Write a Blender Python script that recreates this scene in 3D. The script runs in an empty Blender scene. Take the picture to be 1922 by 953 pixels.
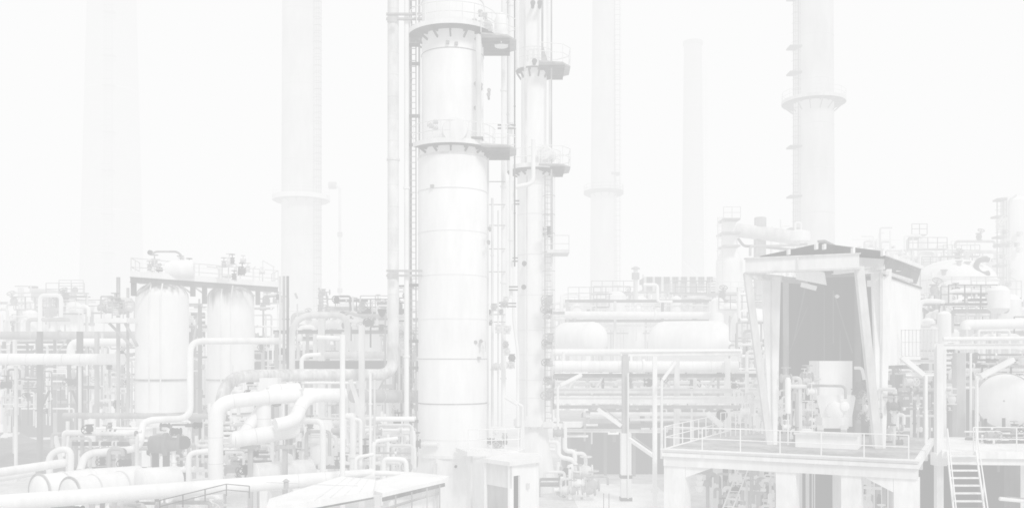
import bpy, math, random
from mathutils import Vector, Matrix
R = math.radians
rnd = random.Random(11)
sc = bpy.context.scene
COL = sc.collection
# ---------------------------------------------------------------- camera frame (photo measured at 1922 x 953)
F, H, HY, CX = 1750.0, 8.0, 670.0, 961.0
def P(px, py, D): return Vector(((px-CX)/F*D, D, H+(HY-py)/F*D))
def S(w, D): return w/F*D
def ZP(py, D): return H+(HY-py)/F*D
cam = bpy.data.cameras.new("Camera"); co = bpy.data.objects.new("Camera", cam); COL.objects.link(co)
co.location = (0, 0, H); co.rotation_euler = (R(90), 0, 0)
cam.lens = 36*F/1922; cam.sensor_width = 36; cam.shift_y = (HY-476.5)/1922
cam.clip_start = .5; cam.clip_end = 6000
sc.camera = co
sc.view_settings.view_transform = 'Standard'; sc.view_settings.look = 'None'; sc.view_settings.exposure = 0
sc.cycles.max_bounces = 4; sc.cycles.diffuse_bounces = 1; sc.cycles.glossy_bounces = 1
sc.cycles.use_denoising = True; sc.cycles.pixel_filter_type = 'GAUSSIAN'; sc.cycles.filter_width = 1.9
# ---------------------------------------------------------------- world: white overcast sky
SUN_EL, SUN_AZ = 42, 24
w = bpy.data.worlds.new("World"); sc.world = w; w.use_nodes = True
nt = w.node_tree; nt.nodes.clear()
out = nt.nodes.new('ShaderNodeOutputWorld'); bg = nt.nodes.new('ShaderNodeBackground')
sky = nt.nodes.new('ShaderNodeTexSky'); sky.sky_type = 'NISHITA'; sky.sun_disc = False
sky.sun_elevation = R(SUN_EL); sky.sun_rotation = R(180-SUN_AZ)
bw = nt.nodes.new('ShaderNodeRGBToBW'); nt.links.new(sky.outputs[0], bw.inputs[0])
m1 = nt.nodes.new('ShaderNodeMath'); m1.operation = 'MULTIPLY_ADD'; m1.inputs[1].default_value = .012; m1.inputs[2].default_value = .945
m2 = nt.nodes.new('ShaderNodeMath'); m2.operation = 'MINIMUM'; m2.inputs[1].default_value = .974
nt.links.new(bw.outputs[0], m1.inputs[0]); nt.links.new(m1.outputs[0], m2.inputs[0])
nt.links.new(m2.outputs[0], bg.inputs[0]); bg.inputs[1].default_value = 1.0
nt.links.new(bg.outputs[0], out.inputs[0])
sl = bpy.data.lights.new("Sun", 'SUN'); sl.energy = 1.42; sl.angle = R(14); sl.color = (1, .995, .985)
so = bpy.data.objects.new("Sun", sl); COL.objects.link(so)
d = Vector((math.sin(R(SUN_AZ))*math.cos(R(SUN_EL)), -math.cos(R(SUN_AZ))*math.cos(R(SUN_EL)), math.sin(R(SUN_EL))))
so.rotation_euler = d.to_track_quat('Z', 'Y').to_euler(); so.location = (30, -30, 60)
# ---------------------------------------------------------------- materials: weathered paint with a haze glow mixed in, stronger with depth of the site
HAZE_GLOW_MIX = .90
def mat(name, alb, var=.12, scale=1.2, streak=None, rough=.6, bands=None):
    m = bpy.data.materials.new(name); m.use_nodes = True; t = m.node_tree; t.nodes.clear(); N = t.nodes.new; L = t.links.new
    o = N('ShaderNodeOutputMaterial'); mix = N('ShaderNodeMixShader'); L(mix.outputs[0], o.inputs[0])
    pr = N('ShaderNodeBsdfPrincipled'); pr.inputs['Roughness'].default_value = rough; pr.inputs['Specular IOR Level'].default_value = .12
    em = N('ShaderNodeEmission'); em.inputs[0].default_value = (.974, .974, .974, 1)  # sky-coloured glow, haze painted into the surface itself
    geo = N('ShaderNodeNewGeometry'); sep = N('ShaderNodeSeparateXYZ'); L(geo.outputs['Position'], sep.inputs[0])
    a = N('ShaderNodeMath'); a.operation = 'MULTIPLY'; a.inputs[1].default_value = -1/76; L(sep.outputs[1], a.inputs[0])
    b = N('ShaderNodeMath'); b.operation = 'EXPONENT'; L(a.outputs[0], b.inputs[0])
    c = N('ShaderNodeMath'); c.operation = 'MULTIPLY'; c.inputs[1].default_value = HAZE_GLOW_MIX; L(b.outputs[0], c.inputs[0])
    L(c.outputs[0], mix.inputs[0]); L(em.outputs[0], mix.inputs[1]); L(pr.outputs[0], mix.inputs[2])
    tc = N('ShaderNodeMapping'); L(geo.outputs['Position'], tc.inputs[0]); tc.inputs['Scale'].default_value = (1, 1, .22)
    n1 = N('ShaderNodeTexNoise'); n1.inputs['Scale'].default_value = scale*2.2; n1.inputs['Detail'].default_value = 6; n1.inputs['Roughness'].default_value = .65
    L(tc.outputs[0], n1.inputs[0])
    n2 = N('ShaderNodeTexNoise'); n2.inputs['Scale'].default_value = scale*.35; n2.inputs['Detail'].default_value = 3; L(geo.outputs['Position'], n2.inputs[0])
    ad = N('ShaderNodeMath'); ad.operation = 'ADD'; L(n1.outputs[0], ad.inputs[0]); L(n2.outputs[0], ad.inputs[1])
    mr = N('ShaderNodeMapRange'); mr.inputs[1].default_value = .65; mr.inputs[2].default_value = 1.35
    mr.inputs[3].default_value = alb*(1-var*1.6); mr.inputs[4].default_value = min(.93, alb*(1+var*.8)); L(ad.outputs[0], mr.inputs[0])
    val = mr.outputs[0]
    if streak:   # dark run-off from the top (z0) fading over 'length'
        z0, ln = streak
        s1 = N('ShaderNodeMapping'); L(geo.outputs['Position'], s1.inputs[0]); s1.inputs['Scale'].default_value = (3.2, 3.2, .12)
        n3 = N('ShaderNodeTexNoise'); n3.inputs['Scale'].default_value = 1.0; n3.inputs['Detail'].default_value = 5; L(s1.outputs[0], n3.inputs[0])
        zr = N('ShaderNodeMapRange'); zr.inputs[1].default_value = z0-ln; zr.inputs[2].default_value = z0; zr.inputs[3].default_value = -.62; zr.inputs[4].default_value = .35
        L(sep.outputs[2], zr.inputs[0])
        s2 = N('ShaderNodeMath'); s2.operation = 'ADD'; L(n3.outputs[0], s2.inputs[0]); L(zr.outputs[0], s2.inputs[1])
        s3 = N('ShaderNodeMapRange'); s3.inputs[1].default_value = .28; s3.inputs[2].default_value = .62; s3.inputs[3].default_value = 1; s3.inputs[4].default_value = .25
        L(s2.outputs[0], s3.inputs[0])
        s4 = N('ShaderNodeMath'); s4.operation = 'MULTIPLY'; L(val, s4.inputs[0]); L(s3.outputs[0], s4.inputs[1]); val = s4.outputs[0]
    if bands:    # corrugation / plating lines along a direction
        axis, freq, depth = bands
        wv = N('ShaderNodeTexWave'); wv.bands_direction = axis; wv.inputs['Scale'].default_value = freq; wv.inputs['Distortion'].default_value = .3
        L(geo.outputs['Position'], wv.inputs[0])
        w2 = N('ShaderNodeMapRange'); w2.inputs[3].default_value = 1-depth; w2.inputs[4].default_value = 1; L(wv.outputs[1], w2.inputs[0])
        w3 = N('ShaderNodeMath'); w3.operation = 'MULTIPLY'; L(val, w3.inputs[0]); L(w2.outputs[0], w3.inputs[1]); val = w3.outputs[0]
    L(val, pr.inputs['Base Color'])
    bp = N('ShaderNodeBump'); bp.inputs['Strength'].default_value = .15; L(n1.outputs[0], bp.inputs['Height']); L(bp.outputs[0], pr.inputs['Normal'])
    m.cycles.emission_sampling = 'NONE'
    return m
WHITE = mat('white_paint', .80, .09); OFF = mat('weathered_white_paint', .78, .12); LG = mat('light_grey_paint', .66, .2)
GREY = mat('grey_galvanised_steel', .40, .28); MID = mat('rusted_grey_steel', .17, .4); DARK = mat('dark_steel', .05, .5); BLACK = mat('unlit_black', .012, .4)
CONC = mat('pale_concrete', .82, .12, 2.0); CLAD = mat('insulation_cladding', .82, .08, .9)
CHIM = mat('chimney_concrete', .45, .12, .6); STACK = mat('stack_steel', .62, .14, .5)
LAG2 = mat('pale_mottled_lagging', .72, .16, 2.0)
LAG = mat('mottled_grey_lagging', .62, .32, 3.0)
DECKTOP = mat('shade_toned_deck_concrete', .42, .4, 1.6)  # deck concrete darkened, shadow put into its colour
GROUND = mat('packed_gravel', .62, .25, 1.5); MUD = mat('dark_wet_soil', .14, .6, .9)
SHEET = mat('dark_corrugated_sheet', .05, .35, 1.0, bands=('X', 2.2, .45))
INNER = mat('shed_inner_wall', .045, .25, .5, bands=('X', .7, .25))  # near-black, the shade inside the shed is put into the colour
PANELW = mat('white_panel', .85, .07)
# ---------------------------------------------------------------- mesh builder
class MB:
    def __init__(s): s.v = []; s.f = []
    def add(s, vs, fs):
        n = len(s.v); s.v += [tuple(x) for x in vs]; s.f += [tuple(i+n for i in f) for f in fs]; return s
    def box(s, x0, x1, y0, y1, z0, z1):
        return s.add([(x, y, z) for z in (z0, z1) for y in (y0, y1) for x in (x0, x1)],
                     [(0, 2, 3, 1), (4, 5, 7, 6), (0, 1, 5, 4), (2, 6, 7, 3), (0, 4, 6, 2), (1, 3, 7, 5)])
    def bar(s, a, b, w, h=None):
        h = h or w; a = Vector(a); b = Vector(b); d = (b-a)
        if d.length < 1e-6: return s
        d.normalize(); up = Vector((0, 0, 1)) if abs(d.z) < .95 else Vector((0, 1, 0))
        x = d.cross(up).normalized(); y = x.cross(d).normalized()
        vs = [p+x*i*w/2+y*j*h/2 for p in (a, b) for i, j in ((-1, -1), (1, -1), (1, 1), (-1, 1))]
        return s.add(vs, [(0, 1, 2, 3), (7, 6, 5, 4), (0, 4, 5, 1), (1, 5, 6, 2), (2, 6, 7, 3), (3, 7, 4, 0)])
    def ibeam(s, a, b, w, h):
        a = Vector(a); b = Vector(b); d = (b-a).normalized(); up = Vector((0, 0, 1)) if abs(d.z) < .95 else Vector((0, -1, 0))
        x = d.cross(up).normalized(); y = x.cross(d).normalized(); t = h*.12
        s.bar(a+y*(h/2-t/2), b+y*(h/2-t/2), w, t); s.bar(a-y*(h/2-t/2), b-y*(h/2-t/2), w, t); s.bar(a, b, w*.16, h-2*t)
        return s
    def tube(s, pts, r, seg=12, bend=None, r1=None):
        pts = [Vector(p) for p in pts]
        if len(pts) > 2 and bend != 0:
            bend = bend or r*2.4; q = [pts[0]]
            for i in range(1, len(pts)-1):
                a, b, c = pts[i-1], pts[i], pts[i+1]; u = (a-b); v = (c-b); L = min(bend, u.length*.48, v.length*.48)
                p0 = b+u.normalized()*L; p1 = b+v.normalized()*L
                for k in range(7):
                    t = k/6; q.append(p0*(1-t)**2+b*2*t*(1-t)+p1*t*t)
            q.append(pts[-1]); pts = q
        n = len(pts); rings = []; prev = None
        for i, p in enumerate(pts):
            d = (pts[min(i+1, n-1)]-pts[max(i-1, 0)]).normalized()
            if prev is None:
                up = Vector((0, 0, 1)) if abs(d.z) < .9 else Vector((1, 0, 0)); x = d.cross(up).normalized()
            else: x = (prev-d*prev.dot(d)).normalized()
            prev = x; y = d.cross(x); rr = r if r1 is None else r+(r1-r)*i/(n-1)
            rings += [p+(x*math.cos(2*math.pi*k/seg)+y*math.sin(2*math.pi*k/seg))*rr for k in range(seg)]
        fs = [(i*seg+k, i*seg+(k+1) % seg, (i+1)*seg+(k+1) % seg, (i+1)*seg+k) for i in range(n-1) for k in range(seg)]
        fs += [tuple(range(seg-1, -1, -1)), tuple((n-1)*seg+k for k in range(seg))]
        return s.add(rings, fs)
    def lathe(s, c, prof, seg=40, axis=(0, 0, 1), rot=0):
        c = Vector(c); ax = Vector(axis).normalized(); up = Vector((0, 0, 1)) if abs(ax.z) < .9 else Vector((1, 0, 0))
        x = ax.cross(up).normalized() if abs(ax.z) < .9 else Vector((1, 0, 0)); y = ax.cross(x)
        n = len(prof)
        vs = [c+ax*z+(x*math.cos(2*math.pi*k/seg+rot)+y*math.sin(2*math.pi*k/seg+rot))*max(r, .001) for r, z in prof for k in range(seg)]
        fs = [(i*seg+k, i*seg+(k+1) % seg, (i+1)*seg+(k+1) % seg, (i+1)*seg+k) for i in range(n-1) for k in range(seg)]
        fs += [tuple(range(seg-1, -1, -1)), tuple((n-1)*seg+k for k in range(seg))]
        return s.add(vs, fs)
    def sector(s, c, r0, r1, z0, z1, a0, a1, n=24):
        vs = []
        for k in range(n+1):
            a = R(a0+(a1-a0)*k/n); ca, sa = math.cos(a), math.sin(a)
            vs += [(c[0]+r0*ca, c[1]+r0*sa, z0), (c[0]+r1*ca, c[1]+r1*sa, z0), (c[0]+r1*ca, c[1]+r1*sa, z1), (c[0]+r0*ca, c[1]+r0*sa, z1)]
        fs = [(4*k+i, 4*k+(i+1) % 4, 4*k+4+(i+1) % 4, 4*k+4+i) for k in range(n) for i in range(4)]
        fs += [(3, 2, 1, 0), tuple(4*n+i for i in range(4))]
        return s.add(vs, fs)
    def slab(s, quad, t):
        q = [Vector(p) for p in quad]; n = len(q); vs = q+[p-Vector((0, 0, t)) for p in q]
        return s.add(vs, [tuple(range(n)), tuple(range(2*n-1, n-1, -1))]+[(i, i+n, (i+1) % n+n, (i+1) % n) for i in range(n)])
    def quadwall(s, a, b, z0, z1, t=.12):
        a = Vector((a[0], a[1], 0)); b = Vector((b[0], b[1], 0)); d = (b-a).normalized(); nrm = Vector((-d.y, d.x, 0))*t
        vs = [Vector((p.x, p.y, z)) for z in (z0, z1) for p in (a, b, b+nrm, a+nrm)]
        return s.add(vs, [(3, 2, 1, 0), (4, 5, 6, 7), (0, 1, 5, 4), (1, 2, 6, 5), (2, 3, 7, 6), (3, 0, 4, 7)])
WL = {}
def ob(name, mb, m, parent=None, label=None, kind=None):
    base = WL[parent.name] if parent else Vector((0, 0, 0))
    me = bpy.data.meshes.new(name); me.from_pydata([tuple(Vector(v)-base) for v in mb.v], [], mb.f); me.update()
    me.polygons.foreach_set('use_smooth', [True]*len(me.polygons)); me.set_sharp_from_angle(angle=R(35)); me.materials.append(m)
    o = bpy.data.objects.new(name, me); COL.objects.link(o); WL[o.name] = base
    if parent: o.parent = parent
    if label: o['label'] = label
    if kind: o['kind'] = kind
    return o
def T(name, label, cat, base, group=None):
    o = bpy.data.objects.new(name, None); COL.objects.link(o); o.location = base; o.empty_display_size = .3
    WL[o.name] = Vector(base); o['label'] = label; o['category'] = cat
    if group: o['group'] = group
    return o
def g(p): return Vector((p.x, p.y, 0))
# ---------------------------------------------------------------- shared parts
def railing(parent, pts, hgt=1.05, r=.028, posts=1.5, m=OFF, z=0, closed=False):
    mb = MB(); pts = [Vector(p) for p in pts]
    for k in (1, .52): mb.tube([p+Vector((0, 0, hgt*k)) for p in pts], r, 6, bend=0)
    for i in range(len(pts)-1):
        L = (pts[i+1]-pts[i]).length; n = max(1, round(L/posts))
        for j in range(n+(1 if i == len(pts)-2 else 0)):
            p = pts[i].lerp(pts[i+1], j/n); mb.tube([p, p+Vector((0, 0, hgt))], r*1.1, 6)
    return ob('railing', mb, m, parent)
def ring_platform(parent, c, ri, ro, z, a0, a1, nb=6, rail=True, m=LG, mrail=OFF, bm=GREY, drop=.8, t=.12):
    o = ob('platform', MB().sector(c, ri, ro, z-t, z, a0, a1, 28), m, parent)
    kick = MB().sector(c, ro, ro+.03, z-t, z+.14, a0, a1, 28); ob('toe_board', kick, mrail, parent)
    for k in range(nb):
        a = R(a0+(a1-a0)*(k+.5)/nb); u = Vector((math.cos(a), math.sin(a), 0)); C = Vector((c[0], c[1], 0))
        b = MB().bar(C+u*ri*.98+Vector((0, 0, z-t-.06)), C+u*ro*.97+Vector((0, 0, z-t-.06)), .09, .12)
        b.bar(C+u*ri*.99+Vector((0, 0, z-drop)), C+u*(ri+(ro-ri)*.8)+Vector((0, 0, z-t-.1)), .08, .1)
        ob('bracket', b, bm, parent)
    if rail:
        n = 14; pts = [(c[0]+ro*math.cos(R(a0+(a1-a0)*k/n)), c[1]+ro*math.sin(R(a0+(a1-a0)*k/n)), z) for k in range(n+1)]
        railing(parent, pts, 1.05, .022, 1.4, mrail)
def ladder(parent, x, y, z0, z1, w=.45, m=GREY, cage=True, ax=0, step=.35, cr=.36):
    ux, uy = math.cos(R(ax)), math.sin(R(ax)); mb = MB()
    for sgn in (-1, 1): mb.bar((x+ux*w/2*sgn, y+uy*w/2*sgn, z0), (x+ux*w/2*sgn, y+uy*w/2*sgn, z1), .06)
    z = z0+.2
    while z < z1: mb.bar((x-ux*w/2, y-uy*w/2, z), (x+ux*w/2, y+uy*w/2, z), .035); z += step
    o = ob('ladder', mb, m, parent)
    if cage:
        cg = MB(); nx, ny = uy, -ux
        z = z0+2.2
        while z < z1:
            pts = [(x+ux*cr*math.cos(R(t))+nx*cr*1.6*math.sin(R(t)), y+uy*cr*math.cos(R(t))+ny*cr*1.6*math.sin(R(t)), z) for t in range(0, 181, 30)]
            cg.tube(pts, .02, 4, bend=0); z += 1.1
        for t in (30, 60, 90, 120, 150):
            px, py = x+ux*cr*math.cos(R(t))+nx*cr*1.6*math.sin(R(t)), y+uy*cr*math.cos(R(t))+ny*cr*1.6*math.sin(R(t))
            cg.bar((px, py, z0+2.2), (px, py, z1), .02)
        ob('ladder_cage', cg, m, o)
    return o
def flange(mb, p, r, d, t=.08): mb.tube([Vector(p)-Vector(d)*t/2, Vector(p)+Vector(d)*t/2], r*1.5, 14); return mb
def valve(parent, p, r, d=(0, 0, 1), m=MID, wheel=(1, 0, 0)):
    p = Vector(p); d = Vector(d); b = MB(); b.lathe(p, [(r*1.7, -r*2), (r*1.7, -r*1.6), (r*1.0, -r*1.5), (r*1.5, -r*.5), (r*1.5, r*.5), (r*1.0, r*1.5), (r*1.7, r*1.6), (r*1.7, r*2)], 12, d)
    wv = Vector(wheel); b.tube([p, p+wv*r*4], r*.3, 6); o = ob('valve', b, m, parent)
    c = p+wv*r*4; x = wv.orthogonal().normalized(); y = wv.cross(x); h = MB()
    h.tube([c+(x*math.cos(R(t))+y*math.sin(R(t)))*r*1.7 for t in range(0, 361, 30)], r*.22, 5, bend=0)
    h.bar(c-x*r*1.7, c+x*r*1.7, r*.25); h.bar(c-y*r*1.7, c+y*r*1.7, r*.25); ob('handwheel', h, m, o)
    return o
def pipe(parent, pts, wpx, D=None, m=OFF, name='pipe', flanges=0, bend=None, seg=14, label=None):
    """pts: list of (px,py,D) or (px,py) at depth D; wpx: outside width in photo pixels"""
    q = [P(*(p if len(p) == 3 else (p[0], p[1], D))) for p in pts]
    dm = sum(v.y for v in q)/len(q); r = S(wpx, dm)/2
    mb = MB().tube(q, r, seg, bend)
    fl = MB(); n = 0
    for i in range(len(q)-1):
        L = (q[i+1]-q[i]); 
        if flanges and L.length > r*8:
            k = max(1, int(L.length/flanges)); dd = L.normalized()
            for j in range(k): flange(fl, q[i]+L*((j+.5)/k), r*.92, dd, .07+r*.2); n += 1
    o = ob(name, mb, m, parent, label)
    if n: ob('flange', fl, m, o)
    if wpx >= 20:
        sm = MB(); k_ = 0
        for i in range(len(q)-1):
            L = q[i+1]-q[i]; e = bend or r*2.4; dd = L.normalized(); a_ = e+.02
            while a_ < L.length-e*.6: sm.lathe(q[i]+dd*a_, [(r*.99, -.012), (r*1.015, -.012), (r*1.015, .012), (r*.99, .012)], 24, dd); a_ += 1.15; k_ += 1
        if k_: ob('seam', sm, LG, o)
    return o
def pipe_thing(name, label, cat, pts, wpx, D=None, m=OFF, flanges=0, supports=(), bend=None, group=None, seg=16):
    q = [P(*(p if len(p) == 3 else (p[0], p[1], D))) for p in pts]
    t = T(name, label, cat, g(q[0]), group)
    pipe(t, pts, wpx, D, m, 'pipe_run', flanges, bend, seg)
    for (px, py, DD) in supports:
        a = P(px, py, DD); ob('pipe_support', MB().bar(g(a), a, .16).bar(a-Vector((.35, 0, .05)), a+Vector((.35, 0, -.05)), .3, .12), LG, t)
    return t
TONES = [WHITE, OFF, OFF, LG, GREY, GREY, MID, MID]
def pipework(label, x0, x1, y0, y1, D0, D1, nv=8, nh=6, nval=5, seed=1, frame=True, tones=TONES, wr=(3, 9), name='pipework', cat='pipework', nvess=0, beams=2, group=None):
    """a steel frame thick with pipes, standing at its real depth; x/y ranges in photo pixels at mean depth"""
    rr = random.Random(seed); Dm = (D0+D1)/2; base = g(P((x0+x1)/2, y1, Dm)); t = T(name, label, cat, base, group)
    zt, zb = ZP(y0, Dm), max(0, ZP(y1, Dm)); X0, X1 = P(x0, 0, Dm).x, P(x1, 0, Dm).x
    if frame:
        n = max(2, round((X1-X0)/4)+1)
        for i in range(n):
            x = X0+(X1-X0)*i/(n-1)
            for yy in (D0, D1): ob('post', MB().ibeam((x, yy, 0), (x, yy, zt), .22, .22), rr.choice([GREY, MID, LG]), t)
        for k in range(beams):
            z = zb+(zt-zb)*(k+1)/beams if beams > 1 else zt
            for yy in (D0, D1): ob('beam', MB().ibeam((X0-.2, yy, z), (X1+.2, yy, z), .18, .24), rr.choice([GREY, LG, MID]), t)
        for k in range(max(1, n-1)):
            if rr.random() < .5:
                xa = X0+(X1-X0)*k/(n-1); xb = X0+(X1-X0)*(k+1)/(n-1)
                ob('brace', MB().bar((xa, D0, zb), (xb, D0, zt), .1), GREY, t)
    for i in range(nh):
        z = zb+(zt-zb)*rr.uniform(.1, 1.0); yy = rr.uniform(D0, D1); r = S(rr.uniform(*wr), Dm)/2
        a = X0+(X1-X0)*rr.choice([0, 0, rr.uniform(0, .5)]); b = X0+(X1-X0)*rr.choice([1, 1, rr.uniform(.5, 1)])
        pts = [Vector((a, yy, z)), Vector((b, yy, z))]
        if rr.random() < .5: pts = [Vector((a, yy, z+rr.choice([-1, 1])*rr.uniform(.5, 2)))]+pts
        if rr.random() < .5: pts.append(Vector((b, yy, max(.2, z-rr.uniform(.6, 3)))))
        mb = MB().tube(pts, r, 10); o = ob('pipe', mb, rr.choice(tones), t)
        fl = MB()
        for k in range(rr.randint(1, 3)): flange(fl, Vector((a+(b-a)*rr.random(), yy, z)), r, Vector((1, 0, 0)), .1)
        ob('flange', fl, rr.choice(tones), o)
    for i in range(nv):
        x = rr.uniform(X0, X1); yy = rr.uniform(D0, D1); r = S(rr.uniform(wr[0], wr[1]*.9), Dm)/2
        a = zb+(zt-zb)*rr.uniform(0, .3)*rr.choice([0, 1]); b = zb+(zt-zb)*rr.uniform(.5, 1.08)
        pts = [Vector((x, yy, a)), Vector((x, yy, b))]
        if rr.random() < .7:
            dx = rr.choice([-1, 1])*rr.uniform(.4, 1.8); pts.append(Vector((x+dx, yy, b)))
            if rr.random() < .5: pts.append(Vector((x+dx, yy, b-rr.uniform(.4, 2))))
        o = ob('pipe', MB().tube(pts, r, 10), rr.choice(tones), t)
        ob('flange', flange(MB(), Vector((x, yy, (a+b)/2)), r, Vector((0, 0, 1)), .1), rr.choice(tones), o)
    for i in range(nval):
        x = rr.uniform(X0, X1); z = zb+(zt-zb)*rr.uniform(.1, 1.02)
        valve(t, (x, rr.uniform(D0, D1)-.3, z), rr.uniform(.08, .16), rr.choice([(1, 0, 0), (0, 0, 1)]), rr.choice([MID, DARK, GREY, LG]), rr.choice([(0, 0, 1), (0, -1, 0), (.3, -.9, 0)]))
    for i in range(nvess):
        x = rr.uniform(X0+1, X1-1); r = rr.uniform(.3, .6); h = rr.uniform(1, 2.4); z = zb+(zt-zb)*rr.uniform(0, .5)
        ob('vessel', MB().lathe((x, rr.uniform(D0, D1), z), [(r*.5, -.15), (r*.9, 0), (r, .15), (r, h), (r*.85, h+.18), (r*.4, h+.28), (.01, h+.3)], 18), rr.choice([WHITE, OFF, LG]), t)
    return t
def lamp(label, foot, bend_, head, hw, D, m=WHITE, pm=OFF, wpx=5):
    t = T('lamp_post', label, 'lamp', g(P(foot[0], foot[1], D)))
    pipe(t, [foot, bend_, ((bend_[0]+head[0][0])/2, (bend_[1]+head[0][1])/2), head[0]], wpx, D, pm, 'pole', bend=.25)
    a, b = P(*head[0], D), P(*head[1], D); h = ob('lamp_head', MB().bar(a, b, S(hw, D), S(hw*.75, D)), m, t)
    ob('lamp_tube', MB().tube([a-Vector((0, 0, S(hw*.5, D))), b-Vector((0, 0, S(hw*.5, D)))], S(hw*.2, D), 8), PANELW, h)
    return t
# ================================================================ SETTING
def plane(name, x0, x1, y0, y1, z, m, n=1, amp=0, seed=0):
    rr = random.Random(seed); mb = MB(); vs = []; 
    for j in range(n+1):
        for i in range(n+1): vs.append((x0+(x1-x0)*i/n, y0+(y1-y0)*j/n, z+(rr.uniform(-amp, amp) if 0 < i < n and 0 < j < n else 0)))
    mb.add(vs, [(j*(n+1)+i, j*(n+1)+i+1, (j+1)*(n+1)+i+1, (j+1)*(n+1)+i) for j in range(n) for i in range(n)])
    return ob(name, mb, m, kind='structure')
plane('ground', -3000, 3000, -40, 5500, 0, GROUND)
plane('concrete_path', 3.5, 9.0, 30, 59, .012, CONC)
# dark soil bank at the left
mb = MB(); n = 26; vs = []
for j in range(n+1):
    for i in range(n+1):
        u, v = i/n, j/n; x = -43+21*u; y = 64+26*v; h = max(0, math.sin(math.pi*v))**.8*max(0, math.sin(math.pi*min(1, u*.8+.2)))**.6*1.7*(1+.25*math.sin(9*u+4*v)+.15*math.sin(23*u)+.1*rnd.uniform(-1, 1))
        vs.append((x, y, .01+h))
mb.add(vs, [(j*(n+1)+i, j*(n+1)+i+1, (j+1)*(n+1)+i+1, (j+1)*(n+1)+i) for j in range(n) for i in range(n)])
ob('soil_bank', mb, MUD, kind='structure')

# ================================================================ CHIMNEYS
def chimney(name, label, cx_top, w_top, y_top, cx_bot, w_bot, y_bot, D, m, group='tall chimneys on the skyline', rings=(), seg=48):
    z1, z0 = ZP(y_top, D), ZP(y_bot, D); c = P((cx_top+cx_bot)/2, 0, D); r1, r0 = S(w_top, D)/2, S(w_bot, D)/2
    slope = (r0-r1)/(z1-z0); rb = r0+slope*z0; zt = z1 + (45 if y_top <= 0 else 0); rt = r1-slope*(zt-z1)
    t = T(name, label, 'chimney', (c.x, c.y, 0), group)
    prof = [(rb, 0), (rt, zt), (rt*.9, zt), (rt*.88, zt-3)]
    ob('shaft', MB().lathe((c.x, c.y, 0), prof, seg), m, t)
    zz_ = 4.0
    while zz_ < min(zt, 150):
        q_ = rb+(rt-rb)*zz_/zt; ob('lift_joint', MB().lathe((c.x, c.y, zz_), [(q_-.01, -.04), (q_+.03, -.04), (q_+.03, .04), (q_-.01, .04)], seg), LG, t); zz_ += 5.2
    def rad(z): return rb+(rt-rb)*z/zt
    for y in rings:
        z = ZP(y, D); ob('band', MB().lathe((c.x, c.y, z), [(rad(z)-.02, -.15), (rad(z)+.06, -.15), (rad(z)+.06, .15), (rad(z)-.02, .15)], seg), LG, t)
    return t, c, rad
t, c, rad = chimney('chimney', 'widest tapered pale concrete chimney at the far left, without a platform', 214, 86, 0, 206, 116, 615, 220, CHIM, rings=(173, 400))
lx = c.x+S(16, 220); ladder(t, lx, c.y-rad(60)*.93-.4, 3, 110, 1.4, BLACK, True, step=1.6, cr=1.0)
for y in (40, 120, 175, 260, 330, 410, 480): 
    z = ZP(y, 220); ob('rest_platform', MB().box(lx-1.3, lx+1.3, c.y-rad(z)-1.2, c.y-rad(z)*.9, z-.15, z).box(lx-1.3, lx+1.3, c.y-rad(z)-1.2, c.y-rad(z)-1.1, z+1.2, z+1.35), MID, t)
t, c, rad = chimney('chimney', 'pale chimney with white railed ring platform, standing behind the twin domed tanks', 568, 70, 0, 563, 74, 560, 130, STACK)
z = ZP(370, 130); ring_platform(t, (c.x, c.y), rad(z), S(53, 130), z, 0, 360, 14, True, GREY, WHITE, GREY, drop=.9, t=.5)
ladder(t, c.x+S(35, 130), c.y-1.4, 4, ZP(-60, 130), .9, BLACK, True, 0, .8, .6)
ob('flue_base_box', MB().box(c.x-S(32, 130), c.x+S(32, 130), c.y-4, c.y+3, 0, ZP(590, 130)), LG, t)
q = T('vent_pipe', 'thin hooked vent pipe rising beside the chimney behind the domed tanks', 'pipe', g(P(638, 0, 128)))
pipe(q, [(638, 700), (638, 350), (622, 348)], 5, 128, LG, 'pipe_run', bend=1.2); ob('end_flange', MB().lathe(P(624, 348, 128), [(.5, -.5), (.5, .5)], 12, (1, 0, 0)), GREY, q)
for y in (440, 545): ob('clamp', MB().lathe(P(638, y, 128), [(.35, -.3), (.35, .3)], 12), GREY, q)
t, c, rad = chimney('chimney', 'slim pale chimney with dark thin ring platform, just right of the twin columns', 1134, 42, 0, 1132, 52, 560, 150, STACK)
z = ZP(361, 150); ring_platform(t, (c.x, c.y), rad(z), S(37, 150), z, 0, 360, 12, True, DARK, MID, MID, drop=.8, t=.3)
ladder(t, c.x+S(24, 150), c.y-1.2, 4, ZP(-60, 150), .8, BLACK, True, 0, .8, .6)
ob('rest_platform', MB().box(c.x+S(12, 150), c.x+S(28, 150), c.y-2, c.y, ZP(329, 150)-.15, ZP(329, 150)+.15), MID, t)
t, c, rad = chimney('chimney', 'short slender chimney whose open top shows against the sky', 1301, 33, 80, 1300, 42, 515, 180, CHIM)
ladder(t, c.x+S(21, 180), c.y-.5, 4, ZP(120, 180), .5, LG, True, 0, 1.2, .6)
ob('cap_ring', MB().lathe((c.x, c.y, ZP(80, 180)), [(rad(60)-.2, -.5), (rad(60)+.12, -.5), (rad(60)+.12, .1), (rad(60)-.2, .1)], 40), GREY, t)
ob('stay', MB().tube([P(1283, 492, 176), P(1312, 520, 172)], .12, 6), LG, t)
t, c, rad = chimney('chimney', 'wide white chimney with bracketed ring platform, rising behind the open compressor shed', 1525, 71, 0, 1529, 76, 460, 110, STACK)
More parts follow.
